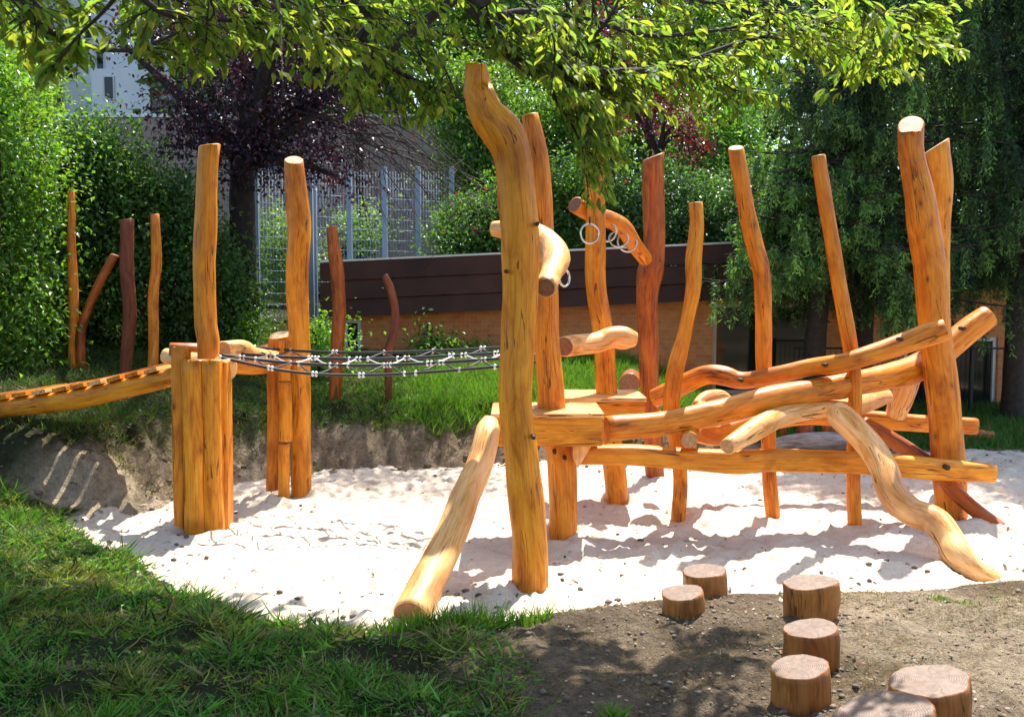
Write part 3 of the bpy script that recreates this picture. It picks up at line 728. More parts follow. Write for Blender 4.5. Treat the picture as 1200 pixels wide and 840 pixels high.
# platforms
def platform(x0, x1, y0, y1, zt, zb, parent):
    p = box('platform', (x0, y0, zb), (x1, y1, zt-.045), M['amber'], parent, bev=.008)
    nb = 4; w = (y1-y0+.03)/nb
    for i in range(nb):
        box('deck_plank', (x0-.012, y0-.015+i*w, zt-.043), (x1+.014, y0-.015+(i+1)*w-.006, zt), M['pale'], parent, bev=.006)
    return p
a = P(577, 500, 9.0)[0]; b_ = P(706, 500, 9.0)[0]
platform(a, b_, 9.0, 9.8, P(600, 484, 9.0)[2], P(600, 523, 9.0)[2], cs)
a = P(655, 500, 10.5)[0]; b_ = P(756, 500, 10.5)[0]
platform(a, b_, 10.5, 11.3, P(700, 466, 10.5)[2], P(700, 500, 10.5)[2], cs)
# brace under the first platform
mb = MB(); q = [P(672, 523, 9.15), P(693, 523, 9.15), P(677, 549, 9.15), P(671, 535, 9.15)]
v = q+[p+[0, .1, 0] for p in q]
mb.add(v, [(0, 3, 2, 1), (4, 5, 6, 7), (0, 1, 5, 4), (1, 2, 6, 5), (2, 3, 7, 6), (3, 0, 4, 7)], 0, None, False); mb.build('brace', [M['pale']], cs)
# beams
log('beam', [(680, 533, 11, 9.4), (740, 533, 12, 9.42), (800, 537, 12.5, 9.45), (862, 541, 14, 9.5), (900, 539, 13.5, 9.53), (1000, 542, 13, 9.65), (1080, 548, 13, 9.75), (1163, 554.5, 10.5, 9.82)], 'amber', cs, ground=False, square=.5, nseg=60, wob=.003, jit=.03, sides=24)
log('beam', [(712, 503, 15.5, 9.25), (760, 498, 14.5, 9.3), (800, 492, 14, 9.35), (850, 481, 15, 9.45), (900, 468, 15, 9.6), (950, 458, 14, 9.75), (1000, 449, 14, 9.9), (1050, 440, 15.5, 10.2), (1085, 426, 16, 10.45), (1115, 403, 15, 10.55), (1140, 383, 14.5, 10.6), (1158, 370, 13.5, 10.62)], 'orange', cs, ground=False, nseg=70, sides=24, square=.12)
log('beam', [(766, 467, 11, 10.6), (785, 459, 12, 10.5), (803, 449, 11.5, 10.35), (828, 439, 11, 10.2), (850, 441, 11.5, 10.1), (870, 446, 10, 10.05), (905, 441, 10.5, 9.95), (950, 430, 10, 9.85), (975, 427, 11, 9.7), (1000, 422, 11, 9.6), (1050, 406, 12.5, 9.6), (1085, 393, 14, 9.6), (1108, 386, 13, 9.55)], 'orange', cs, ground=False, nseg=70, sides=24, end='enddark')
log('crossing_log', [(852, 523, 10, 8.85), (880, 506, 12.5, 9.15), (905, 492, 13, 9.45), (930, 484, 11.5, 9.6), (960, 479, 11, 9.8), (990, 478, 11, 10.0), (1010, 473, 12, 10.2), (1030, 466, 11, 10.4), (1038, 465, 9, 10.5)], 'pale', cs, ground=False, nseg=40)
log('snaking_log', [(978, 478, 11, 9.45), (986, 487, 15, 9.4), (1002, 503, 16, 9.3), (1020, 523, 16.5, 9.2), (1035, 548, 16, 9.05), (1044, 575, 17, 8.9), (1065, 597, 17.5, 8.75), (1095, 610, 17.5, 8.6), (1113, 632, 17, 8.45), (1123, 652, 18, 8.3), (1145, 669, 13, 8.2), (1175, 684, 9, 8.1)], 'pale', cs, ground=False, nseg=80, sides=26, jit=.07)
log('leaning_log', [(1010, 496, 9, 10.4), (1045, 515, 9.5, 10.3), (1090, 545, 9, 10.1), (1135, 591, 9, 9.85), (1188, 630, 9.5, 9.5)], 'brown', cs, ground=False, nseg=40, tilt1=(.5, 0))
log('strut', [(1066, 441, 12, 10.9), (1057, 465, 13, 10.95), (1049, 488, 11, 11.0)], 'pale', cs, ground=False, square=.2)
log('beam', [(770, 492, 11, 10.95), (810, 503, 13, 10.95), (840, 508, 13, 10.97), (880, 497, 11, 11.0), (940, 487, 11, 11.03), (1013, 491, 10.5, 11.05), (1080, 496, 10, 11.05), (1143, 499.5, 9.5, 11.05)], 'orange', cs, ground=False, square=.45, nseg=60, wob=.003, sides=24)
log('cross_log', [(808, 515, 10.5, 9.2), (812, 502, 10, 9.6), (822, 480, 9, 10.3), (830, 468, 9, 10.7)], 'orange', cs, ground=False)
log('cross_log', [(817, 475, 6, 10.35), (828, 466, 8, 10.5), (845, 464, 7, 10.8), (855, 472, 6, 11)], 'pale', cs, ground=False)
# high cross logs with rings
log('high_log', [(578, 268, 9, 9.4), (596, 270, 12, 9.3), (618, 275, 16, 9.1), (639, 287, 18, 8.9), (651, 303, 17.5, 8.65), (646, 321, 13, 8.3), (640, 337, 12.5, 7.9)], 'pale', cs, ground=False, nseg=40, end='enddark')
log('high_log', [(664, 303, 4, 8.72), (661, 300, 8, 8.74), (652, 300, 9, 8.75)], 'pale', cs, ground=False, nseg=8) if False else None
log('high_log', [(674, 240, 10.5, 10.9), (690, 250, 9.5, 11.05), (715, 258, 10, 11.25), (731, 268, 10.5, 11.4), (742, 284, 9.5, 11.6), (757, 304, 8.5, 11.95)], 'orange', cs, ground=False, nseg=40, end='enddark')
log('step_log', [(662, 406, 12, 10.0), (675, 404, 12.5, 10.3), (700, 401, 12.5, 10.5), (718, 395, 13, 10.55), (733, 396, 14, 10.6), (745, 398, 9, 10.62)], 'pale', cs, ground=False, end='enddark')
# bolts
for px, py, Y in [(593, 318, 7.6), (1111, 548, 9.6), (869, 446, 9.8), (968, 428, 9.6), (1057, 398, 9.3), (625, 513, 7.6), (630, 262, 7.62), (1130, 385, 10.3), (650, 530, 9.1), (662, 537, 9.15)]:
    c = P(px, py, Y+.055 if Y != 9.6 else Y); mb = MB(); r = 3.6*Y/F if px == 1111 else 2.6*Y/F
    d = .10
    tube_geo(mb, [c, c+[0, .012, 0], c+[0, d, 0]], [r*.9, r, r], 8); mb.build('bolt', [M['bolt']], cs)

def torus(mb, c, R, r, nrm, n=28, s=8):
    nrm = np.array(nrm, float); nrm /= np.linalg.norm(nrm); a = np.cross(nrm, [0, 0, 1.]); a /= np.linalg.norm(a); b2 = np.cross(nrm, a)
    V = []; 
    for i in range(n):
        t = 2*math.pi*i/n; e = a*math.cos(t)+b2*math.sin(t)
        for j in range(s):
            p = 2*math.pi*j/s; V.append(c+e*(R+r*math.cos(p))+nrm*r*math.sin(p))
    f = [(i*s+j, ((i+1) % n)*s+j, ((i+1) % n)*s+(j+1) % s, i*s+(j+1) % s) for i in range(n) for j in range(s)]
    mb.add(V, f)
for px, py, Y, rp, nr, lab in [
    (661, 325, 8.75, 10.5, (.75, -.6, .1), 'pale metal ring hanging from the sunlit log beside the tallest front post'),
    (691, 274, 10.75, 11.5, (.35, -1, .05), 'leftmost metal ring of the four on the high rear log, left of its post'),
    (712, 272, 11.2, 11, (-.5, -1, .1), 'metal ring just right of the amber post under the high rear log'),
    (725, 280, 11.3, 11, (-.1, -1, .6), 'metal ring hanging third along the high rear log'),
    (735, 284, 11.45, 11.5, (.2, -1, .25), 'rightmost metal ring on the high rear log, nearest the dark post')]:
    c = P(px, py, Y); mb = MB(); R_ = rp*Y/F; torus(mb, c, R_, .011, nr)
    o = mb.build('metal_ring', [M['ring']], None); tag(o, lab, 'ring', 'metal rings hanging from the high logs')
    mb = MB(); tube_geo(mb, [c+[0, 0, R_-.01], c+[0, 0, R_+.03], c+[0, .03, R_+.07]], .009, 6); 
    h = mb.build('shackle', [M['bolt']], None); wl = h.location.copy()-o.location; h.parent = o; h.location = wl

# ------------------------------------------------------------ stumps
def stump(px, pyt, w, hpx, Y, lab, ov=1.0, mat='stump'):
    c = P(px, pyt, Y); r = w/2*Y/F; hh = hpx*Y/F
    rows = np.array([[c[0], c[1], c[2]-hh-.25, r*1.03], [c[0]+.01, c[1], c[2]-hh*.5, r*1.02], [c[0], c[1], c[2]-.01, r]])
    mb = MB(); log_geo(mb, rows, nseg=14, sides=40, jit=.11, wob=.004, bev=.008, tilt1=(RNG.uniform(-.03, .06), RNG.uniform(-.05, .05)))
    o = mb.build('stepping_stump', [M[mat], M['endstump']], None)
    tag(o, lab, 'stump', 'round stepping stumps set in the mound')
stump(824, 668, 51, 42, 7.35, 'farthest stepping stump at the edge of the bright sand, left pair')
stump(800, 693, 54, 42, 6.75, 'small stepping stump at the left edge of the mound crest')
stump(949, 680, 61, 46, 6.6, 'stepping stump at the far end of the row of three, against sand')
stump(950, 734, 64, 48, 5.75, 'middle stump of the straight row of three on dirt')
stump(938, 780, 71, 60, 5.15, 'tall near stump at the front of the row of three')
stump(1090, 794, 91, 64, 4.65, 'wide stepping stump standing alone at the lower right on bare dirt')
stump(1033, 836, 116, 60, 4.15, 'largest stepping stump cut off by the bottom of the picture')

sx_, sy_ = [], []
for o in [o for o in COL.objects if o.name.startswith('stepping_stump')]:
    r_ = o.dimensions.x/2 if o.dimensions.x > 0 else .16
    r_ = max(abs(c[0]) for c in o.bound_box); a_ = RNG.uniform(0, 6.28, 90); q_ = r_+RNG.random(90)**2*.14
    sx_.append(o.location.x+np.cos(a_)*q_); sy_.append(o.location.y+np.sin(a_)*q_)
sx_ = np.concatenate(sx_); sy_ = np.concatenate(sy_)
clods('stump_edge_soil', sx_, sy_, hfun, RNG.random(len(sx_))**3*.018+.004, M['litter_col'])
# ------------------------------------------------------------ far side clutter
fl = log('fallen_log', [(905, 521, 6, 13.4), (935, 517, 9, 13.45), (965, 516, 10, 13.5), (992, 517, 9, 13.5), (1040, 522, 7, 13.6)], 'grey_wood', None, ground=False, jit=.15, end='grey_wood')
tag(fl, 'weathered grey fallen log lying behind the climbing beams', 'log')
for px, pyb, w, hp, lab in [(918, 512, 9, 15, 'thin brown stake left of the short stakes behind the fallen log'), (944, 513, 20, 17, 'wide dark stake stump behind the grey fallen log, left'), (972, 513, 20, 17, 'wide brown stake stump behind the grey fallen log, right')]:
    Y = 14.2; c = P(px, pyb-hp, Y); r = w/2*Y/F
    mb = MB(); log_geo(mb, np.array([[c[0], c[1], c[2]-.7, r], [c[0], c[1], c[2]-.3, r], [c[0], c[1], c[2], r]]), nseg=8, sides=16)
    tag(mb.build('stake', [M['brown'], M['enddark']], None), lab, 'stake', 'short stakes behind the fallen log')
c = P(738, 449, 13.6); mb = MB(); log_geo(mb, np.array([[c[0], c[1], c[2], .135], [c[0]+.05, c[1]+.3, c[2], .14], [c[0]+.1, c[1]+.6, c[2], .14]]), nseg=8, sides=18)
tag(mb.build('cut_log', [M['brown'], M['enddark']], None), 'dark cut log lying on the grassy bank behind the platforms', 'log')
for i, (px, py, rz_) in enumerate([(1142, 522, .2), (1152, 527, -.3), (1148, 518, .6)]):
    c = P(px, py, 14.6); c[2] = max(c[2], hz(c[0], c[1])+.03+.0*i)
    o = box('brick', (-.14, -.07, -.04), (.14, .07, .04), M['brick'], None); o.location = c; o.rotation_euler = (0.1*i, .05, rz_)
    tag(o, ['loose brick lying left in the grass by the far sand edge', 'loose brick lying right in the grass by the far sand edge', 'loose brick lying on top of two others in grass'][i], 'brick', 'loose bricks in the grass')

# ------------------------------------------------------------ building
YB = 17.6
bl = thing('brick_building', 'low orange brick building with deep dark brown roof fascia and windows', 'building', (P(640, 500, YB)[0], YB, 0))
xl = P(376, 400, YB)[0]; xr = P(1215, 400, YB)[0]
wins = [(836, 956, 356, 462, 'frame_cream'), (1060, 1166, 395, 490, 'frame_white'), (402, 424, 374, 428, 'frame_white')]
# wall pieces around openings, built as one wall mesh
def rects_wall(x0, x1, z0, z1, holes):
    xsn = sorted({x0, x1, *[h[0] for h in holes], *[h[1] for h in holes]}); out = []
    for a, b2 in zip(xsn[:-1], xsn[1:]):
        mid = (a+b2)/2; hs = [h for h in holes if h[0] < mid < h[1]]
        if not hs: out.append((a, b2, z0, z1))
        else: out.append((a, b2, z0, hs[0][2])); out.append((a, b2, hs[0][3], z1))
    return out
holes = []
for a, b2, t, bt, fm in wins:
    q0 = P(a, t, YB); q1 = P(b2, bt, YB); holes.append((q0[0], q1[0], q1[2], q0[2]))
mb = MB()
for a, b2, z0, z1 in rects_wall(xl+.25, xr+2.5, -.6, 2.6, holes):
    mb.add([(a, YB, z0), (b2, YB, z0), (b2, YB, z1), (a, YB, z1), (a, YB+.3, z0), (b2, YB+.3, z0), (b2, YB+.3, z1), (a, YB+.3, z1)],
           [(0, 1, 2, 3), (5, 4, 7, 6), (4, 0, 3, 7), (1, 5, 6, 2), (3, 2, 6, 7)], 0, None, False)
mb.add([(xl+.25, YB+.3, -.6), (xl+.25, YB+6, -.6), (xl+.25, YB+6, 2.6), (xl+.25, YB+.3, 2.6)], [(0, 1, 2, 3)], 0, None, False)
mb.add([(xl+.3, YB+.32, -.6), (xr+2.5, YB+6, -.6), (xr+2.5, YB+6, 2.6), (xl+.3, YB+6, 2.6)], [(0, 1, 2, 3)], 0, None, False)
mb.build('wall', [M['brick']], bl)
for (x0, x1, z0, z1), w in zip(holes, wins):
    fr_ = MB(); t = .07; fm = M[w[4]]
    for c0, c1 in [((x0, z0), (x0+t, z1)), ((x1-t, z0), (x1, z1)), ((x0+t, z0), (x1-t, z0+t)), ((x0+t, z1-t), (x1-t, z1))]:
        box_geo(fr_, (c0[0], YB+.03, c0[1]), (c1[0], YB+.10, c1[1]))
    if x1-x0 > 1:
        xm = x0+(x1-x0)*.5; box_geo(fr_, (xm-.03, YB+.035, z0+t), (xm+.03, YB+.095, z1-t))
        box_geo(fr_, (x0-.05, YB-.06, z0-.10), (x1+.05, YB+.12, z0-.002))
    wf = fr_.build('window', [fm], bl)
    g = MB(); g.add([(x0+t, YB+.07, z0+t), (x1-t, YB+.07, z0+t), (x1-t, YB+.07, z1-t), (x0+t, YB+.07, z1-t)], [(0, 1, 2, 3)], 0, None, False)
    g = g.build('pane', [M['glass']], None); wl = np.array(g.location)-np.array(bl.location); g.parent = wf; g.location = wl
# sloping fascia in three bands + flashing
def slope_band(y0l, y0r, y1l, y1r, Yf, th, name, mat, xa=375, xb=1215):
    tl = P(xa, y0l, Yf); tr = P(xb, y0r, Yf); bl_ = P(xa, y1l, Yf); br_ = P(xb, y1r, Yf)
    v = [bl_, br_, tr, tl]+[p+[0, th, 0] for p in (bl_, br_, tr, tl)]
    mb = MB(); mb.add(v, [(0, 1, 2, 3), (5, 4, 7, 6), (4, 0, 3, 7), (1, 5, 6, 2), (3, 2, 6, 7), (4, 5, 1, 0)], 0, None, False); return mb.build(name, [mat], bl)
s = (281-308)/(960-375)*840
slope_band(308, 308+s, 329.5, 329.5+s, YB-.45, .3, 'fascia', M['fascia'])
slope_band(331, 331+s, 352, 352+s, YB-.42, .3, 'fascia', M['fascia'])
slope_band(353, 353+s, 373, 373+s, YB-.38, .3, 'fascia', M['fascia'])
slope_band(305.5, 305.5+s, 307.8, 307.8+s, YB-.47, .12, 'flashing', M['flash'])
slope_band(309, 309+s, 311, 311+s, YB-.1, 6.2, 'roof', M['slate'])
# railing in front of the right-hand window
rl = thing('metal_railing', 'thin black metal railing in front of the right window', 'railing', (P(1100, 480, 16.6)[0], 16.6, 0))
mb = MB(); a = P(930, 440, 16.6)[0]; b2 = P(1240, 440, 16.6)[0]; zt = P(1100, 408, 16.6)[2]
for z in (zt, .2): tube_geo(mb, [(a, 16.6, z), (b2, 16.6, z)], .016, 6)
mb.build('rail', [M['rail']], rl)
mb = MB()
for i in range(int((b2-a)/.085)): tube_geo(mb, [(a+i*.085, 16.6, .1), (a+i*.085, 16.6, zt+.02)], .0045, 4)
mb.build('mesh', [M['rail']], rl)
for i in range(5):
    xx = P([945, 1020, 1070, 1140, 1225][i], 440, 16.6)[0]; box('post', (xx-.03, 16.62, -.2), (xx+.03, 16.68, zt+.05), M['rail'], rl)

# ------------------------------------------------------------ tall mesh fence
fn = thing('mesh_fence', 'tall blue-grey steel mesh sports fence behind the dark-leaved tree', 'fence', (P(400, 380, 19.5)[0], 19.5, 1.3))
def fy(px): return 19.0+(px-297)*.012
px_posts = [299, 370, 411, 452, 491, 530]
for p_ in px_posts:
    Y = fy(p_); c0 = P(p_, 392, Y); c1 = P(p_, 196, Y)
    box('post', (c0[0]-.05, Y-.05, 1.0), (c0[0]+.05, Y+.05, c1[2]), M['fence'], fn)
for a, b2 in zip(px_posts[:-1], px_posts[1:]):
    Ya, Yb_ = fy(a), fy(b2); pa = P(a, 386, Ya); pb = P(b2, 386, Yb_); top = P(a, 200, Ya)[2]; z0 = P(297, 384, 19)[2]
    mb = MB(); n = int(abs(pb[0]-pa[0])/.05)
    for i in range(1, n):
        t = i/n; x_ = pa[0]*(1-t)+pb[0]*t; y_ = Ya*(1-t)+Yb_*t; tube_geo(mb, [(x_, y_, z0), (x_, y_, top)], .0045, 3)
    for j in range(int((top-z0)/.21)+1):
        z_ = z0+j*.21; tube_geo(mb, [(pa[0], Ya-.01, z_), (pb[0], Yb_-.01, z_)], .0055, 4)
    mb.build('mesh_panel', [M['fence']], fn)
mb = MB(); 
pa = P(303, 384, 18.95); pb = P(366, 384, 18.95)
for z_ in (pa[2], P(303, 197, 18.95)[2]): box_geo(mb, (pa[0], 18.9, z_-.05), (pb[0], 18.97, z_+.05))
for x_ in (pa[0], pb[0]): box_geo(mb, (x_-.05, 18.88, pa[2]+.05), (x_+.05, 18.96, P(303, 197, 18.95)[2]-.05))
mb.build('gate_frame', [M['fence']], fn)

# block wall and white building, top left
bw = thing('block_wall', 'pinkish concrete block wall behind the hedge, topped by pale coping', 'wall', (P(200, 200, 30)[0], 30, 4))
p0 = P(60, 130, 30); p1 = P(560, 150, 30)
box('wall_body', (p0[0], 30, 2), (p1[0], 30.3, P(150, 138, 30)[2]), M['block'], bw)
box('coping', (p0[0], 29.95, P(150, 138, 30)[2]+.002), (p1[0], 30.35, P(150, 134, 30)[2]), M['flash'], bw)
Y = 42; hb = thing('white_house', 'white rendered apartment house with small dark windows seen over the hedge', 'building', (P(150, 100, Y)[0], Y, 5))
x0 = P(40, 100, Y)[0]; x1 = P(300, 100, Y)[0]; zt = P(100, -60, Y)[2]
whs = []
for a, b2, t, bt in [(137, 147, 98, 122), (112, 120, 60, 88), (74, 84, 60, 92), (160, 172, 50, 74), (200, 212, 96, 122), (64, 72, 100, 122), (96, 106, 20, 44)]:
    q0 = P(a, t, Y); q1 = P(b2, bt, Y); whs.append((q0[0], q1[0], q1[2], q0[2]))
box('wall', (x0, Y+.2, 2), (x1, Y+8, zt), M['render_white'], hb)
box('wing', (P(118, 0, Y)[0], Y-1.2, 2), (P(185, 0, Y)[0], Y+.19, P(100, 88, Y)[2]), M['render_white'], hb)
for i, (a, b2, z0, z1) in enumerate(whs):
    yy = Y-1.2 if i == 0 else Y+.2
    w_ = box('window', (a-.06, yy-.08, z0-.06), (b2+.06, yy+.02, z1+.06), M['frame_white'], hb, bev=.01)
    g = box('pane', (a, yy-.10, z0), (b2, yy-.081, z1), M['glass'], None, bev=.004); wl = np.array(g.location)-np.array(hb.location); g.parent = w_; g.location = wl

# ------------------------------------------------------------ vegetation generators
def cloud_pts(ells, n, clump=.25, nper=40, shell=.5):
    """clumped points in a set of ellipsoids (cx,cy,cz,rx,ry,rz)"""
    E = np.array(ells, float); vol = (E[:, 3]*E[:, 4]*E[:, 5])**.75; nc = max(4, n//nper)
    ids = RNG.choice(len(E), nc, p=vol/vol.sum()); d = rdir(nc); r = RNG.random(nc)**shell
    c = E[ids, :3]+d*r[:, None]*E[ids, 3:]
    j = RNG.integers(0, nc, n); w = .5+RNG.random(nc)*1.0
    p = c[j]+RNG.normal(size=(n, 3))*clump*w[j][:, None]*np.array([1, 1, .7])
    tone = (RNG.random(nc)*.7+.65)[j]
    out = d[j]
    return p, out, tone
def shrub(name, label, cat, ells, n, size, base, mat='leafbg', mixc=None, pm=.08, clump=.22, trunk=None, group=None, bark='bark', shape='leaf', var=.3, wr=.55, gmin=True):
    E = np.array(ells, float); cx, cy = E[:, 0].mean(), E[:, 1].mean()
    if trunk: cx, cy = trunk[0], trunk[1]
    z0 = hz(cx, cy); t = thing(name, label, cat, (cx, cy, z0), group)
    p, o, tone = cloud_pts(ells, n, clump)
    if gmin:
        k = p[:, 2] > hfun(p[:, 0], p[:, 1], False)+.02; p, o, tone = p[k], o[k], tone[k]
    n = len(p); d = rdir(n)*.9+o*.5; d[:, 2] -= .25; up = rdir(n)*.6+o*.3+[0, 0, .7]
    s = size*(.6+.8*RNG.random(n)); c = colvar(n, base, var, .12, mixc, pm)*tone[:, None]
    leaves('crown' if trunk else 'foliage', p, d, up, s, s*wr, c, M[mat], t, None, shape)
    mb = MB()
    base_r = trunk[2] if trunk else .05
    top = E[:, 2].max()
    if trunk:
        zt_ = trunk[3]; log_rows = np.array([[cx, cy, z0-.3, base_r*1.25], [cx+.02, cy, z0+.3, base_r], [cx+(trunk[4] if len(trunk) > 4 else 0)*.5, cy, (z0+zt_)/2, base_r*.86], [cx+(trunk[4] if len(trunk) > 4 else 0), cy, zt_, base_r*.72]])
        log_geo(mb, log_rows, nseg=14, sides=12, jit=.14, wob=.03, caps=False)
        st = np.array([cx+(trunk[4] if len(trunk) > 4 else 0), cy, zt_])
    else: st = np.array([cx, cy, z0-.1])
    for k, e in enumerate(list(E)*(1 if len(E) > 6 else 2)):
        en = e[:3]+rdir(1)[0]*e[3:]*.55; mid = (st+en)/2+RNG.normal(size=3)*.12+[0, 0, .15]
        r = catmull(np.array([[*st, base_r*.55], [*mid, base_r*.35], [*en, base_r*.08+.004]]), 12)
        tube_geo(mb, r[:, :3], r[:, 3], 6)
        for q in range(4):
            b0 = r[RNG.integers(4, len(r)), :3]; b1 = b0+rdir(1)[0]*e[3:]*.5; tube_geo(mb, [b0, (b0+b1)/2+RNG.normal(size=3)*.05, b1], [.018, .012, .005], 4)
    mb.build('trunk' if trunk else 'stem', [M[bark]]*2, t)
    return t
def E_(px, py, Y, rx, rz, ry=None):
    q = P(px, py, Y); s = Y/F; return (q[0], q[1], q[2], rx*s, (ry if ry else rx*s*.8), rz*s)

# left hedge, three big shrubs
shrub('hedge_shrub', 'tall bright green leafy shrub at the left edge of the hedge', 'shrub', [E_(-40, 330, 13.6, 90, 130, .9), E_(-10, 160, 13.8, 75, 90, .8), E_(20, 260, 14.2, 60, 110, .7), E_(-20, 90, 14.5, 70, 60, .8), E_(10, 380, 13.8, 50, 60, .6)], 26000, .085, (.10, .22, .03), group='shrubs of the left hedge', mixc=(.16, .26, .04), pm=.25)
shrub('hedge_shrub', 'broad dark green hedge shrub behind the four thin poles', 'shrub', [E_(80, 230, 16, 75, 90, 1.0), E_(120, 330, 15.8, 85, 90, .9), E_(60, 380, 15.8, 60, 50, .8), E_(120, 190, 16, 50, 60, .8), E_(150, 260, 16, 40, 80, .8)], 36000, .085, (.060, .14, .030), group='shrubs of the left hedge', mixc=(.10, .18, .05), pm=.12)
shrub('hedge_shrub', 'dark narrow hedge shrub between the broad hedge and the tree trunk', 'shrub', [E_(205, 255, 16.4, 45, 65, .8), E_(230, 330, 16.2, 50, 75, .8), E_(258, 340, 16.6, 32, 60, .6), E_(215, 390, 16.2, 50, 35, .6)], 22000, .08, (.052, .12, .030), group='shrubs of the left hedge', mixc=(.09, .16, .05), pm=.1)
# plum tree; unseen high crown masses added to shade the sand at the back
plum = shrub('plum_tree', 'dark purple-leaved tree with a thick black trunk behind the left tower', 'tree', [E_(290, 110, 17, 100, 70, 1.6), E_(230, 150, 17, 50, 40, 1.0), E_(370, 150, 17, 65, 60, 1.2), E_(320, 190, 16.8, 60, 35, .9), E_(400, 200, 17, 30, 30, .6), E_(330, 60, 17.5, 110, 60, 1.5), E_(285, 185, 16.6, 45, 25, .8), E_(150, 40, 17, 35, 18, .7), E_(270, 20, 18, 120, 50, 1.8), (-2.6, 16.2, 8.4, 1.5, 1.2, .9), (-1.0, 16.2, 8.2, 1.7, 1.2, .8), (.7, 16.4, 8.2, 1.5, 1.2, .8), (-.4, 17.6, 8.6, 1.8, 1.0, .9)], 30000, .085, (.026, .013, .027), 'leafpurple', mixc=(.09, .035, .035), pm=.1, clump=.27, trunk=(P(285, 380, 17)[0], 17, .27, P(285, 190, 17)[2], .05), bark='bark2', var=.4)
# plants at the fence foot
shrub('bush', 'small bright bush at the foot of the black tree trunk', 'bush', [E_(275, 390, 16.3, 24, 16, .3)], 1800, .07, (.10, .22, .03), group='small bushes along the fence')
shrub('bush', 'small bright bush between tower post and the brown curved pole', 'bush', [E_(376, 400, 15.4, 16, 26, .3)], 1800, .07, (.14, .30, .035), group='small bushes along the fence')
shrub('bush', 'tall weedy bush growing against the orange brick wall', 'bush', [E_(515, 415, 16.6, 26, 22, .3), E_(500, 395, 16.8, 8, 22, .2), E_(548, 420, 16.8, 24, 14, .3)], 3000, .075, (.12, .24, .04), group='small bushes along the fence', clump=.14)
# behind the fence and building
far_g = 'green shrubs and trees behind the building'
shrub('green_shrub', 'pale green shrubs showing through the steel mesh fence', 'shrub', [E_(340, 300, 22, 40, 60, .8), E_(425, 275, 22, 28, 35, .8), E_(330, 290, 23, 30, 50, .8)], 6000, .10, (.10, .19, .04), group=far_g)
shrub('green_shrub', 'dense mid-green shrub directly above the left half of the roof', 'shrub', [E_(560, 270, 20.5, 45, 45, .8), E_(620, 250, 20.8, 50, 60, .8), E_(530, 285, 20, 20, 22, .5), E_(680, 240, 20.8, 50, 60, .8)], 26000, .085, (.065, .15, .028), group=far_g, mixc=(.20, .03, .03), pm=.012)
shrub('green_shrub', 'blue-green rounded shrub above the roof behind the dark post', 'shrub', [E_(790, 250, 20.5, 60, 60, .8), E_(850, 260, 20.8, 50, 60, .8), E_(730, 250, 20.8, 40, 50, .8), E_(900, 240, 21, 50, 60, .8)], 30000, .08, (.060, .135, .045), group=far_g)
shrub('red_leaf_tree', 'purple-red leaved tree half hidden behind the hanging branches', 'tree', [E_(770, 130, 22, 60, 40, 1.0), E_(720, 90, 22, 40, 40, .8), E_(810, 170, 22, 30, 25, .6), E_(690, 40, 23, 60, 30, .8)], 5200, .09, (.09, .022, .035), 'leafpurple', mixc=(.28, .04, .04), pm=.16, trunk=(P(770, 300, 22)[0], 22, .10, P(770, 180, 22)[2]), clump=.2)
for i, (px, py, Y, rx, rz_, base, lab) in enumerate([
    (555, 160, 25, 50, 110, (.095, .19, .035), 'light green tree behind the mesh fence, left of the tall front post'),
    (660, 150, 26, 90, 120, (.085, .19, .03), 'light green tree behind the building, around the tall front posts'),
    (850, 170, 25, 80, 110, (.10, .23, .035), 'sunny green tree with open branches left of the conifers'),
    (760, 60, 30, 140, 110, (.08, .17, .03), 'far green tree high behind the red-leaved tree'),
    (420, 60, 30, 120, 110, (.06, .12, .025), 'far green tree high behind the purple tree'),
    (570, 40, 33, 140, 100, (.07, .15, .025), 'far green tree beyond the tallest post top'),
    (-10, 60, 22, 60, 80, (.09, .17, .03), 'green tree behind the left hedge')]):
    q = P(px, py, Y); s = Y/F
    es = [(q[0]+RNG.uniform(-.5, .5)*rx*s, Y+RNG.uniform(-1, 1), q[2]+RNG.uniform(-.6, .5)*rz_*s, rx*s*RNG.uniform(.4, .6), 1.1, rz_*s*RNG.uniform(.35, .55)) for _ in range(7)]
    shrub('broadleaf_tree', lab, 'tree', es, 15000, .15 if Y > 26 else .12, base, trunk=(q[0], Y, .14, q[2]-rz_*s*.4), group=far_g, mixc=(.16, .26, .05), pm=.15, clump=.3)
# dark backstop wood
n = 60000
x = RNG.uniform(-26, 30, n); y = RNG.uniform(37, 46, n); z = 3.5+RNG.random(n)*14
k = ~((x < P(190, 0, 40)[0]) & (x > P(45, 0, 40)[0])); x, y, z = x[k], y[k], z[k]; q = fbm(x*.5, z*.5, 130, 3)
p = np.stack([x, y, z], 1)
wd = leaves('far_wood', p, rdir(len(p)), rdir(len(p)), RNG.uniform(.35, .6, len(p)), RNG.uniform(.2, .4, len(p)), colvar(len(p), (.05, .10, .022), .4, .1)*(.6+.8*q)[:, None], M['leafbg'], None, 'stuff')

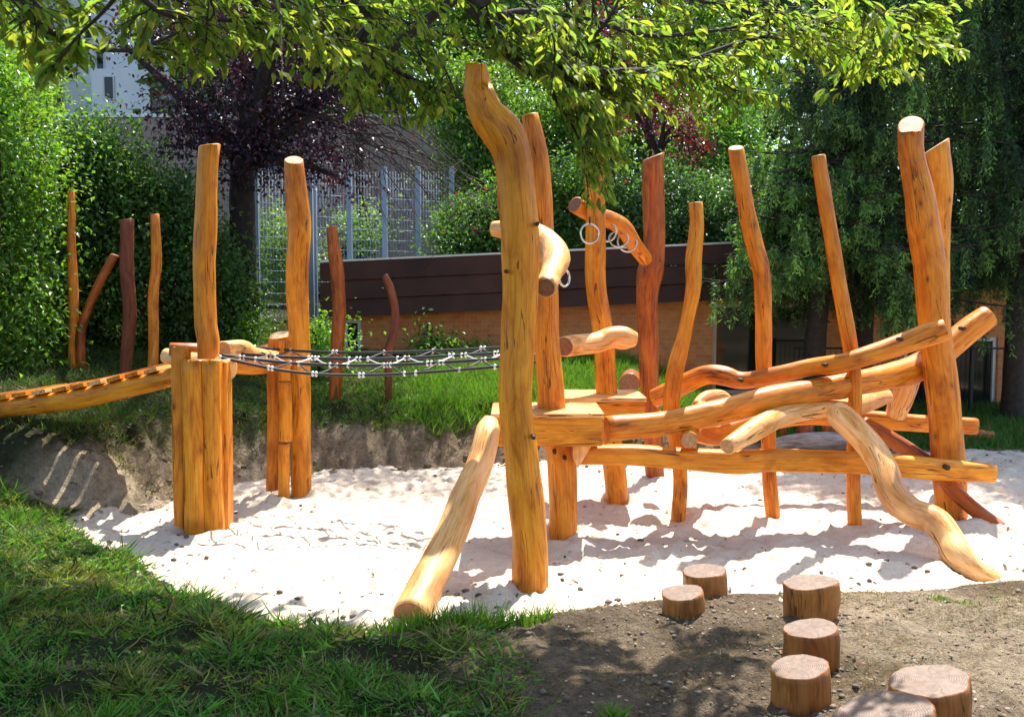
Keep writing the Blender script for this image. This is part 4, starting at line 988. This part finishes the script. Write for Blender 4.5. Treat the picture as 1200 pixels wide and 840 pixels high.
# conifers
def conifer(label, px, Y, ztop, zlow, rmax, nbr, base, lit_tip, seedy, name='conifer_tree', group='drooping conifers at the right', lowfront=0, strand=.55):
    x0 = P(px, 400, Y)[0]; z0 = hz(x0, Y); t = thing(name, label, 'tree', (x0, Y, z0), group)
    mb = MB(); log_geo(mb, np.array([[x0, Y, z0-.3, .2], [x0, Y, z0+1, .17], [x0+.05, Y, (ztop)*.5, .13], [x0, Y, ztop, .03]]), nseg=20, sides=10, jit=.1, caps=False)
    PP, DD, SS, WW, CC, UU = [], [], [], [], [], []
    for i in range(nbr):
        f = RNG.random()**.85; zb = zlow+(ztop-zlow)*f; L = rmax*(1-f*.62)*(.65+.5*RNG.random())
        az = RNG.uniform(0, 2*math.pi); dr = np.array([math.cos(az), math.sin(az), 0])
        if dr[1] > .35 and RNG.random() < .5: continue
        tt = np.linspace(0, 1, 12)[:, None]
        br = np.array([x0, Y, zb])+dr*L*tt+np.array([0, 0, 1.])*((-.55*tt+.35*tt**2.2)*L*.55)+np.cumsum(RNG.normal(size=(12, 3))*.02, axis=0)
        tube_geo(mb, br, np.linspace(.035, .006, 12), 5)
        side = np.cross(dr, [0, 0, 1.])
        ns = int(L*16)
        tk = RNG.uniform(.12, 1, ns); so = RNG.normal(size=ns)*.22*(1.15-tk)*L*.55
        for a, o_ in zip(tk, so):
            st = br[int(a*11)]+side*o_+[0, 0, -abs(o_)*.3]
            ln = strand*(.4+.9*RNG.random()); m_ = int(12+ln*52)
            u_ = RNG.random(m_); pos = st+np.outer(u_*ln, [0, 0, -1])+dr*(u_*.12*ln)[:, None]+side*np.sign(o_)*(u_*.15*ln)[:, None]+RNG.normal(size=(m_, 3))*.022
            d_ = rdir(m_)*.75+[0, 0, -.75]+dr*.25
            PP.append(pos); DD.append(d_); SS.append(RNG.uniform(.045, .10, m_)); st_ = RNG.uniform(.35, 1.5)
            mixk = (u_**2*.7+.5*(a > .8))*RNG.random(); CC.append((np.outer(1-np.clip(mixk, 0, 1), base)+np.outer(np.clip(mixk, 0, 1), lit_tip))*st_)  # strand ends and outer sprays coloured brighter to stand in for sunlight
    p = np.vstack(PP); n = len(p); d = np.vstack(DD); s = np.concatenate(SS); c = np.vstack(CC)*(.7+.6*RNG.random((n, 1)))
    k = p[:, 2] > hfun(p[:, 0], p[:, 1], False)+.1
    leaves('crown', p[k], d[k], rdir(k.sum()), s[k], s[k]*.30, c[k], M['needle'], t, None, 'dia')
    mb.build('trunk', [M['bark']]*2, t)
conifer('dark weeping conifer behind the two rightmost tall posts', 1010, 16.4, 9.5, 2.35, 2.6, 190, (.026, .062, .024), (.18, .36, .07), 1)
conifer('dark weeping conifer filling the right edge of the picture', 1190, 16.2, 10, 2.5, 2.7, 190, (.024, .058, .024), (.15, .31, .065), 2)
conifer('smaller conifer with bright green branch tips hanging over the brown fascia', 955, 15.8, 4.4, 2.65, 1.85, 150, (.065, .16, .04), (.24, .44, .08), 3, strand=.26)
conifer('tall dark conifer behind between the two near conifers', 1100, 20.5, 12, 2, 3.2, 120, (.018, .038, .018), (.04, .09, .03), 4)

# bare twiggy shrub hanging behind the posts
mb = MB(); 
for i in range(34):
    a = P(RNG.uniform(380, 425), RNG.uniform(110, 170), 16.3+RNG.uniform(-.4, .4)); b2 = P(RNG.uniform(430, 590), RNG.uniform(200, 285), 16+RNG.uniform(-1, 1))
    m_ = (a+b2)/2+[0, 0, RNG.uniform(.1, .5)]; r = catmull(np.array([[*a, .012], [*m_, .009], [*b2, .004]]), 14)
    r[:, :3] += np.cumsum(RNG.normal(size=(len(r), 3))*.012, axis=0); tube_geo(mb, r[:, :3], r[:, 3], 4)
    for q in range(5):
        k = RNG.integers(3, len(r)); s0 = r[k, :3]; e0 = s0+RNG.normal(size=3)*.2+[.1, 0, -.12]; tube_geo(mb, [s0, (s0+e0)/2+RNG.normal(size=3)*.02, e0], [.005, .004, .003], 3)
for k_ in range(4): tube_geo(mb, [P(290, 200-k_*12, 17), P(345, 150-k_*10, 16.7), P(385+k_*8, 130+k_*6, 16.3)], [.07, .045, .02], 7)
mb.build('branch', [M['twig']], plum)

# ------------------------------------------------------------ overhanging tree in front
ot = thing('overhanging_tree', 'large tree whose leafy branches hang into the top of the picture', 'tree', (-4.2, 3.0, hz(-4.2, 3.0)))
mb = MB(); zg = hz(-4.2, 3.0)
log_geo(mb, np.array([[-4.2, 3.0, zg-.3, .34], [-4.2, 3.0, zg+.4, .26], [-4.15, 3.05, zg+1.6, .23], [-4.0, 3.2, 3.6, .2], [-3.8, 3.4, 4.6, .15]]), nseg=26, sides=16, jit=.12, caps=False)
mb.build('trunk', [M['bark']]*2, ot)
limbs = []   # rows x,y,z,r
def limb(pts, kx=1): limbs.append(catmull(np.array(pts, float), 34))
def LP(px, py, Y, r): q = P(px, py, Y); return [*q, r]
hub = [-4.0, 3.2, 3.6, .13]; hub2 = [-3.8, 3.4, 4.4, .11]
limb([hub2, [-2.2, 4.2, 4.5, .075], LP(530, -25, 4.9, .035), LP(552, 12, 4.95, .026), LP(580, 32, 5.0, .024), LP(592, 58, 5.0, .022), LP(615, 78, 5.0, .020), LP(642, 90, 5.05, .018), LP(690, 86, 5.1, .016), LP(740, 84, 5.2, .013), LP(790, 78, 5.3, .011), LP(860, 52, 5.5, .008), LP(960, 30, 5.6, .006), LP(1060, 12, 5.7, .004)])
limb([LP(575, 22, 5.0, .016), LP(610, 14, 5.1, .014), LP(655, 18, 5.2, .012), LP(700, 26, 5.3, .011), LP(760, 42, 5.5, .009), LP(840, 36, 5.7, .007), LP(930, 20, 5.9, .006), LP(1080, 30, 6.0, .004), LP(1130, 60, 6.0, .002)])
limb([LP(640, 89, 5.05, .011), LP(660, 78, 5.0, .009), LP(682, 58, 4.9, .008), LP(712, 24, 4.8, .006), LP(730, -10, 4.8, .004)])
limb([LP(605, 20, 5.0, .008), LP(612, 50, 5.0, .006), LP(624, 72, 5.0, .004)])
limb([LP(645, 92, 5.05, .009), LP(700, 102, 5.2, .007), LP(745, 92, 5.3, .006), LP(800, 72, 5.4, .004)])
limb([LP(643, 92, 5.05, .008), LP(652, 118, 5.1, .006), LP(672, 150, 5.2, .004), LP(690, 190, 5.3, .003)])
limb([LP(800, 76, 5.3, .007), LP(850, 100, 5.5, .005), LP(880, 120, 5.6, .003)])
limb([hub, [-2.6, 4.0, 3.9, .05], LP(395, -10, 5.1, .02), LP(425, 45, 5.2, .014), LP(455, 78, 5.3, .011), LP(500, 100, 5.4, .008), LP(545, 118, 5.5, .005)])
limb([LP(300, -20, 5.3, .02), LP(300, 20, 5.4, .014), LP(270, 50, 5.5, .010), LP(240, 60, 5.6, .007), LP(200, 88, 5.7, .005)])
limb([hub, [-3.2, 4.6, 3.9, .06], LP(20, -15, 4.9, .02), LP(40, 25, 5.0, .014), LP(90, 50, 5.1, .010), LP(150, 60, 5.3, .007), LP(230, 30, 5.5, .004)])
limb([LP(150, -20, 3.6, .007), LP(120, 15, 3.7, .005), LP(85, 50, 3.8, .004), LP(55, 95, 3.9, .002)])
limb([LP(150, -20, 4.3, .012), LP(190, 15, 4.4, .010), LP(240, 22, 4.6, .007), LP(330, 30, 4.8, .005), LP(400, 40, 5, .003)])
limb([LP(420, -15, 5.6, .014), LP(460, 20, 5.7, .010), LP(520, 40, 5.8, .007), LP(580, 60, 6, .004)])
limb([LP(700, -20, 5.6, .012), LP(780, -5, 5.8, .010), LP(860, 10, 6, .008), LP(960, 40, 6.2, .006), LP(1050, 80, 6.4, .003)])
limb([LP(350, -20, 6.2, .012), LP(390, 40, 6.3, .009), LP(400, 80, 6.4, .006), LP(430, 120, 6.5, .003)])
for _ in range(18):
    q = RNG.uniform(0, 1); px = 20+1080*q; Yq = RNG.uniform(4.2, 5.8); yb = np.interp(px, [0, 180, 350, 480, 560, 640, 720, 850, 950, 1100], [60, 40, 90, 130, 45, 120, 150, 90, 90, 60])*RNG.uniform(.35, 1)
    px1 = px+RNG.uniform(-60, 80); limb([LP(px-40, -25, Yq, .007), LP((px+px1)/2, yb*.4, Yq+.1, .005), LP(px1, yb, Yq+.2, .003)])
for px, yb, Yq in [(690, 230, 5.2), (700, 190, 5.3), (720, 210, 5.4), (660, 170, 5.2), (470, 150, 5.4), (520, 140, 5.4), (430, 150, 5.6), (540, 130, 5.3)]:
    limb([LP(px-30, 60, Yq-.1, .006), LP(px-12, (60+yb)/2, Yq, .004), LP(px, yb, Yq, .002)])
# unseen crown above the frame: it throws the shade on the mound
nvis = len(limbs)
for i in range(58):
    gx = RNG.uniform(-5.6, 1.4); gy = RNG.uniform(4.5, 6.75-.2*max(gx, 0)+(.45*max(-gx-1.2, 0))); z1 = RNG.uniform(5.0, 6.6)
    k_ = (z1-.2)/math.tan(math.radians(60))
    e = np.array([gx+k_*.375, gy+k_*.927, z1]); z1 = max(z1, H+.285*e[1]+.18); e[2] = z1
    s0 = np.array([-3.8, 3.4, RNG.uniform(4.2, 4.8)]); m_ = (s0+e)/2+[0, 0, .7]
    limbs.append(catmull(np.array([[*s0, .06], [*m_, .04], [*e, .008]]), 26))
def proj(p):
    d = p-np.array([0, 0, H]); f_ = d[..., 1]*ca-d[..., 2]*sa; u_ = d[..., 1]*sa+d[..., 2]*ca
    return 600+F*d[..., 0]/f_, 420-F*u_/f_
def grows(p):
    """how far down the crown reaches: its ragged underside"""
    px, py = proj(p)
    lim = np.interp(px, [-50, 60, 130, 200, 300, 400, 480, 525, 545, 600, 650, 672, 690, 725, 745, 850, 900, 960, 1140, 1160], [150, 110, 70, 90, 105, 150, 165, 150, 72, 75, 115, 160, 255, 250, 150, 165, 165, 110, 85, -20])
    lim = lim+(vn(px/14.0, 3.3, 5)-.5)*50*(1 if not 535 < px < 640 else .2)
    return py < lim
TW = []      # twigs: start, end
LPp, LD, LV = [], [], []
for li, L_ in enumerate(limbs):
    vis = li < nvis
    if vis and li > 14:
        kk = [bool(grows(q)) for q in L_[:, :3]]; L_ = L_[:max(4, (kk.index(False) if False in kk else len(kk)))]
    mb = MB(); tube_geo(mb, L_[:, :3], L_[:, 3]*(1.35 if vis and li < 15 else 1), 8)
    seg = np.linalg.norm(np.diff(L_[:, :3], axis=0), axis=1).sum()
    k0 = (18 if not vis else 8) if (not vis or li in (0, 7, 9)) else 1
    nt_ = int(seg*(17 if vis else 7))
    for j in range(nt_):
        k = RNG.integers(k0, len(L_)) if len(L_) > k0+1 else len(L_)-1
        s0 = L_[k, :3]; T = L_[min(k+1, len(L_)-1), :3]-L_[k-1, :3]; T /= np.linalg.norm(T)+1e-9
        if vis and not grows(s0): continue
        ln = RNG.uniform(.18, .62)*(1 if vis else 1.3)
        d = T*.7+rdir(1)[0]*.8; d[2] = d[2]*.6-.12; d /= np.linalg.norm(d)
        tt = np.linspace(0, 1, 7)[:, None]; c = s0+d*ln*tt+np.array([0, 0, -1.])*(tt**2)*ln*RNG.uniform(.1, .5)
        if vis and not (grows(c[-1]) and grows(c[3])): c = s0+(c-s0)*.45
        if vis and not grows(c[-1]): continue
        tube_geo(mb, c, np.linspace(.004, .0015, 7), 4)
        # leaves along the twig, in small drooping sprays
        nl = int(ln*34)+3
        for q in range(nl):
            f = RNG.uniform(.15, 1); p0 = c[int(f*6)]; sd = np.cross(d, [0, 0, 1]); sd /= np.linalg.norm(sd)+1e-9
            sgn = 1 if q % 2 else -1
            if vis and not grows(p0): continue
            LV.append(vis); LPp.append(p0+RNG.normal(size=3)*.012); LD.append(d*.6+sd*sgn*RNG.uniform(.3, 1)+np.array([0, 0, -RNG.uniform(.15, .9)])+RNG.normal(size=3)*.2)
    mb.build('branch', [M['bark']], ot)
p = np.array(LPp); d = np.array(LD); n = len(p); up = rdir(n)*.55+[0, 0, 1.]
s = RNG.uniform(.035, .080, n)*np.where(np.array(LV), 1, 1.9); base = colvar(n, (.098, .156, .028), .4, .14, (.17, .20, .033), .33)
leaves('crown', p, d, up, s, s*.46, base, M['leaf'], ot, None, 'oval')
print('leaves near', n)

# ------------------------------------------------------------ light, camera
w = bpy.data.worlds.new('World'); scn.world = w; w.use_nodes = True; nt = w.node_tree
sky = nt.nodes.new('ShaderNodeTexSky'); sky.sky_type = 'NISHITA'; sky.sun_disc = False
EL, AZ = math.radians(60), math.radians(22)
sky.sun_elevation = EL; sky.sun_rotation = AZ; sky.air_density = 1.0; sky.dust_density = 1.5
bg = nt.nodes['Background']; nt.links.new(sky.outputs[0], bg.inputs[0]); bg.inputs[1].default_value = .15
sd = Vector((math.sin(AZ)*math.cos(EL), math.cos(AZ)*math.cos(EL), math.sin(EL)))
sl = bpy.data.lights.new('Sun', 'SUN'); sl.energy = 4.6; sl.angle = math.radians(.5); sl.color = (1, .955, .88)
so = bpy.data.objects.new('Sun', sl); COL.objects.link(so); so.rotation_euler = sd.to_track_quat('Z', 'Y').to_euler(); so.location = (0, 0, 20)
cam = bpy.data.cameras.new('Camera'); co = bpy.data.objects.new('Camera', cam); COL.objects.link(co)
co.location = (0, 0, H); co.rotation_euler = (math.pi/2-PITCH, 0, 0); cam.lens = 36; cam.sensor_width = 36; cam.sensor_fit = 'HORIZONTAL'
cam.clip_end = 2000; cam.clip_start = .05
cam.dof.use_dof = True; cam.dof.focus_distance = 9.0; cam.dof.aperture_fstop = 5.6
scn.camera = co
vs = scn.view_settings; vs.view_transform = 'Standard'; vs.look = 'None'; vs.exposure = 1.32; vs.gamma = 1; vs.use_curve_mapping = False
scn.cycles.max_bounces = 8; scn.cycles.diffuse_bounces = 4; scn.cycles.transmission_bounces = 4; scn.cycles.glossy_bounces = 2; scn.cycles.use_denoising = True
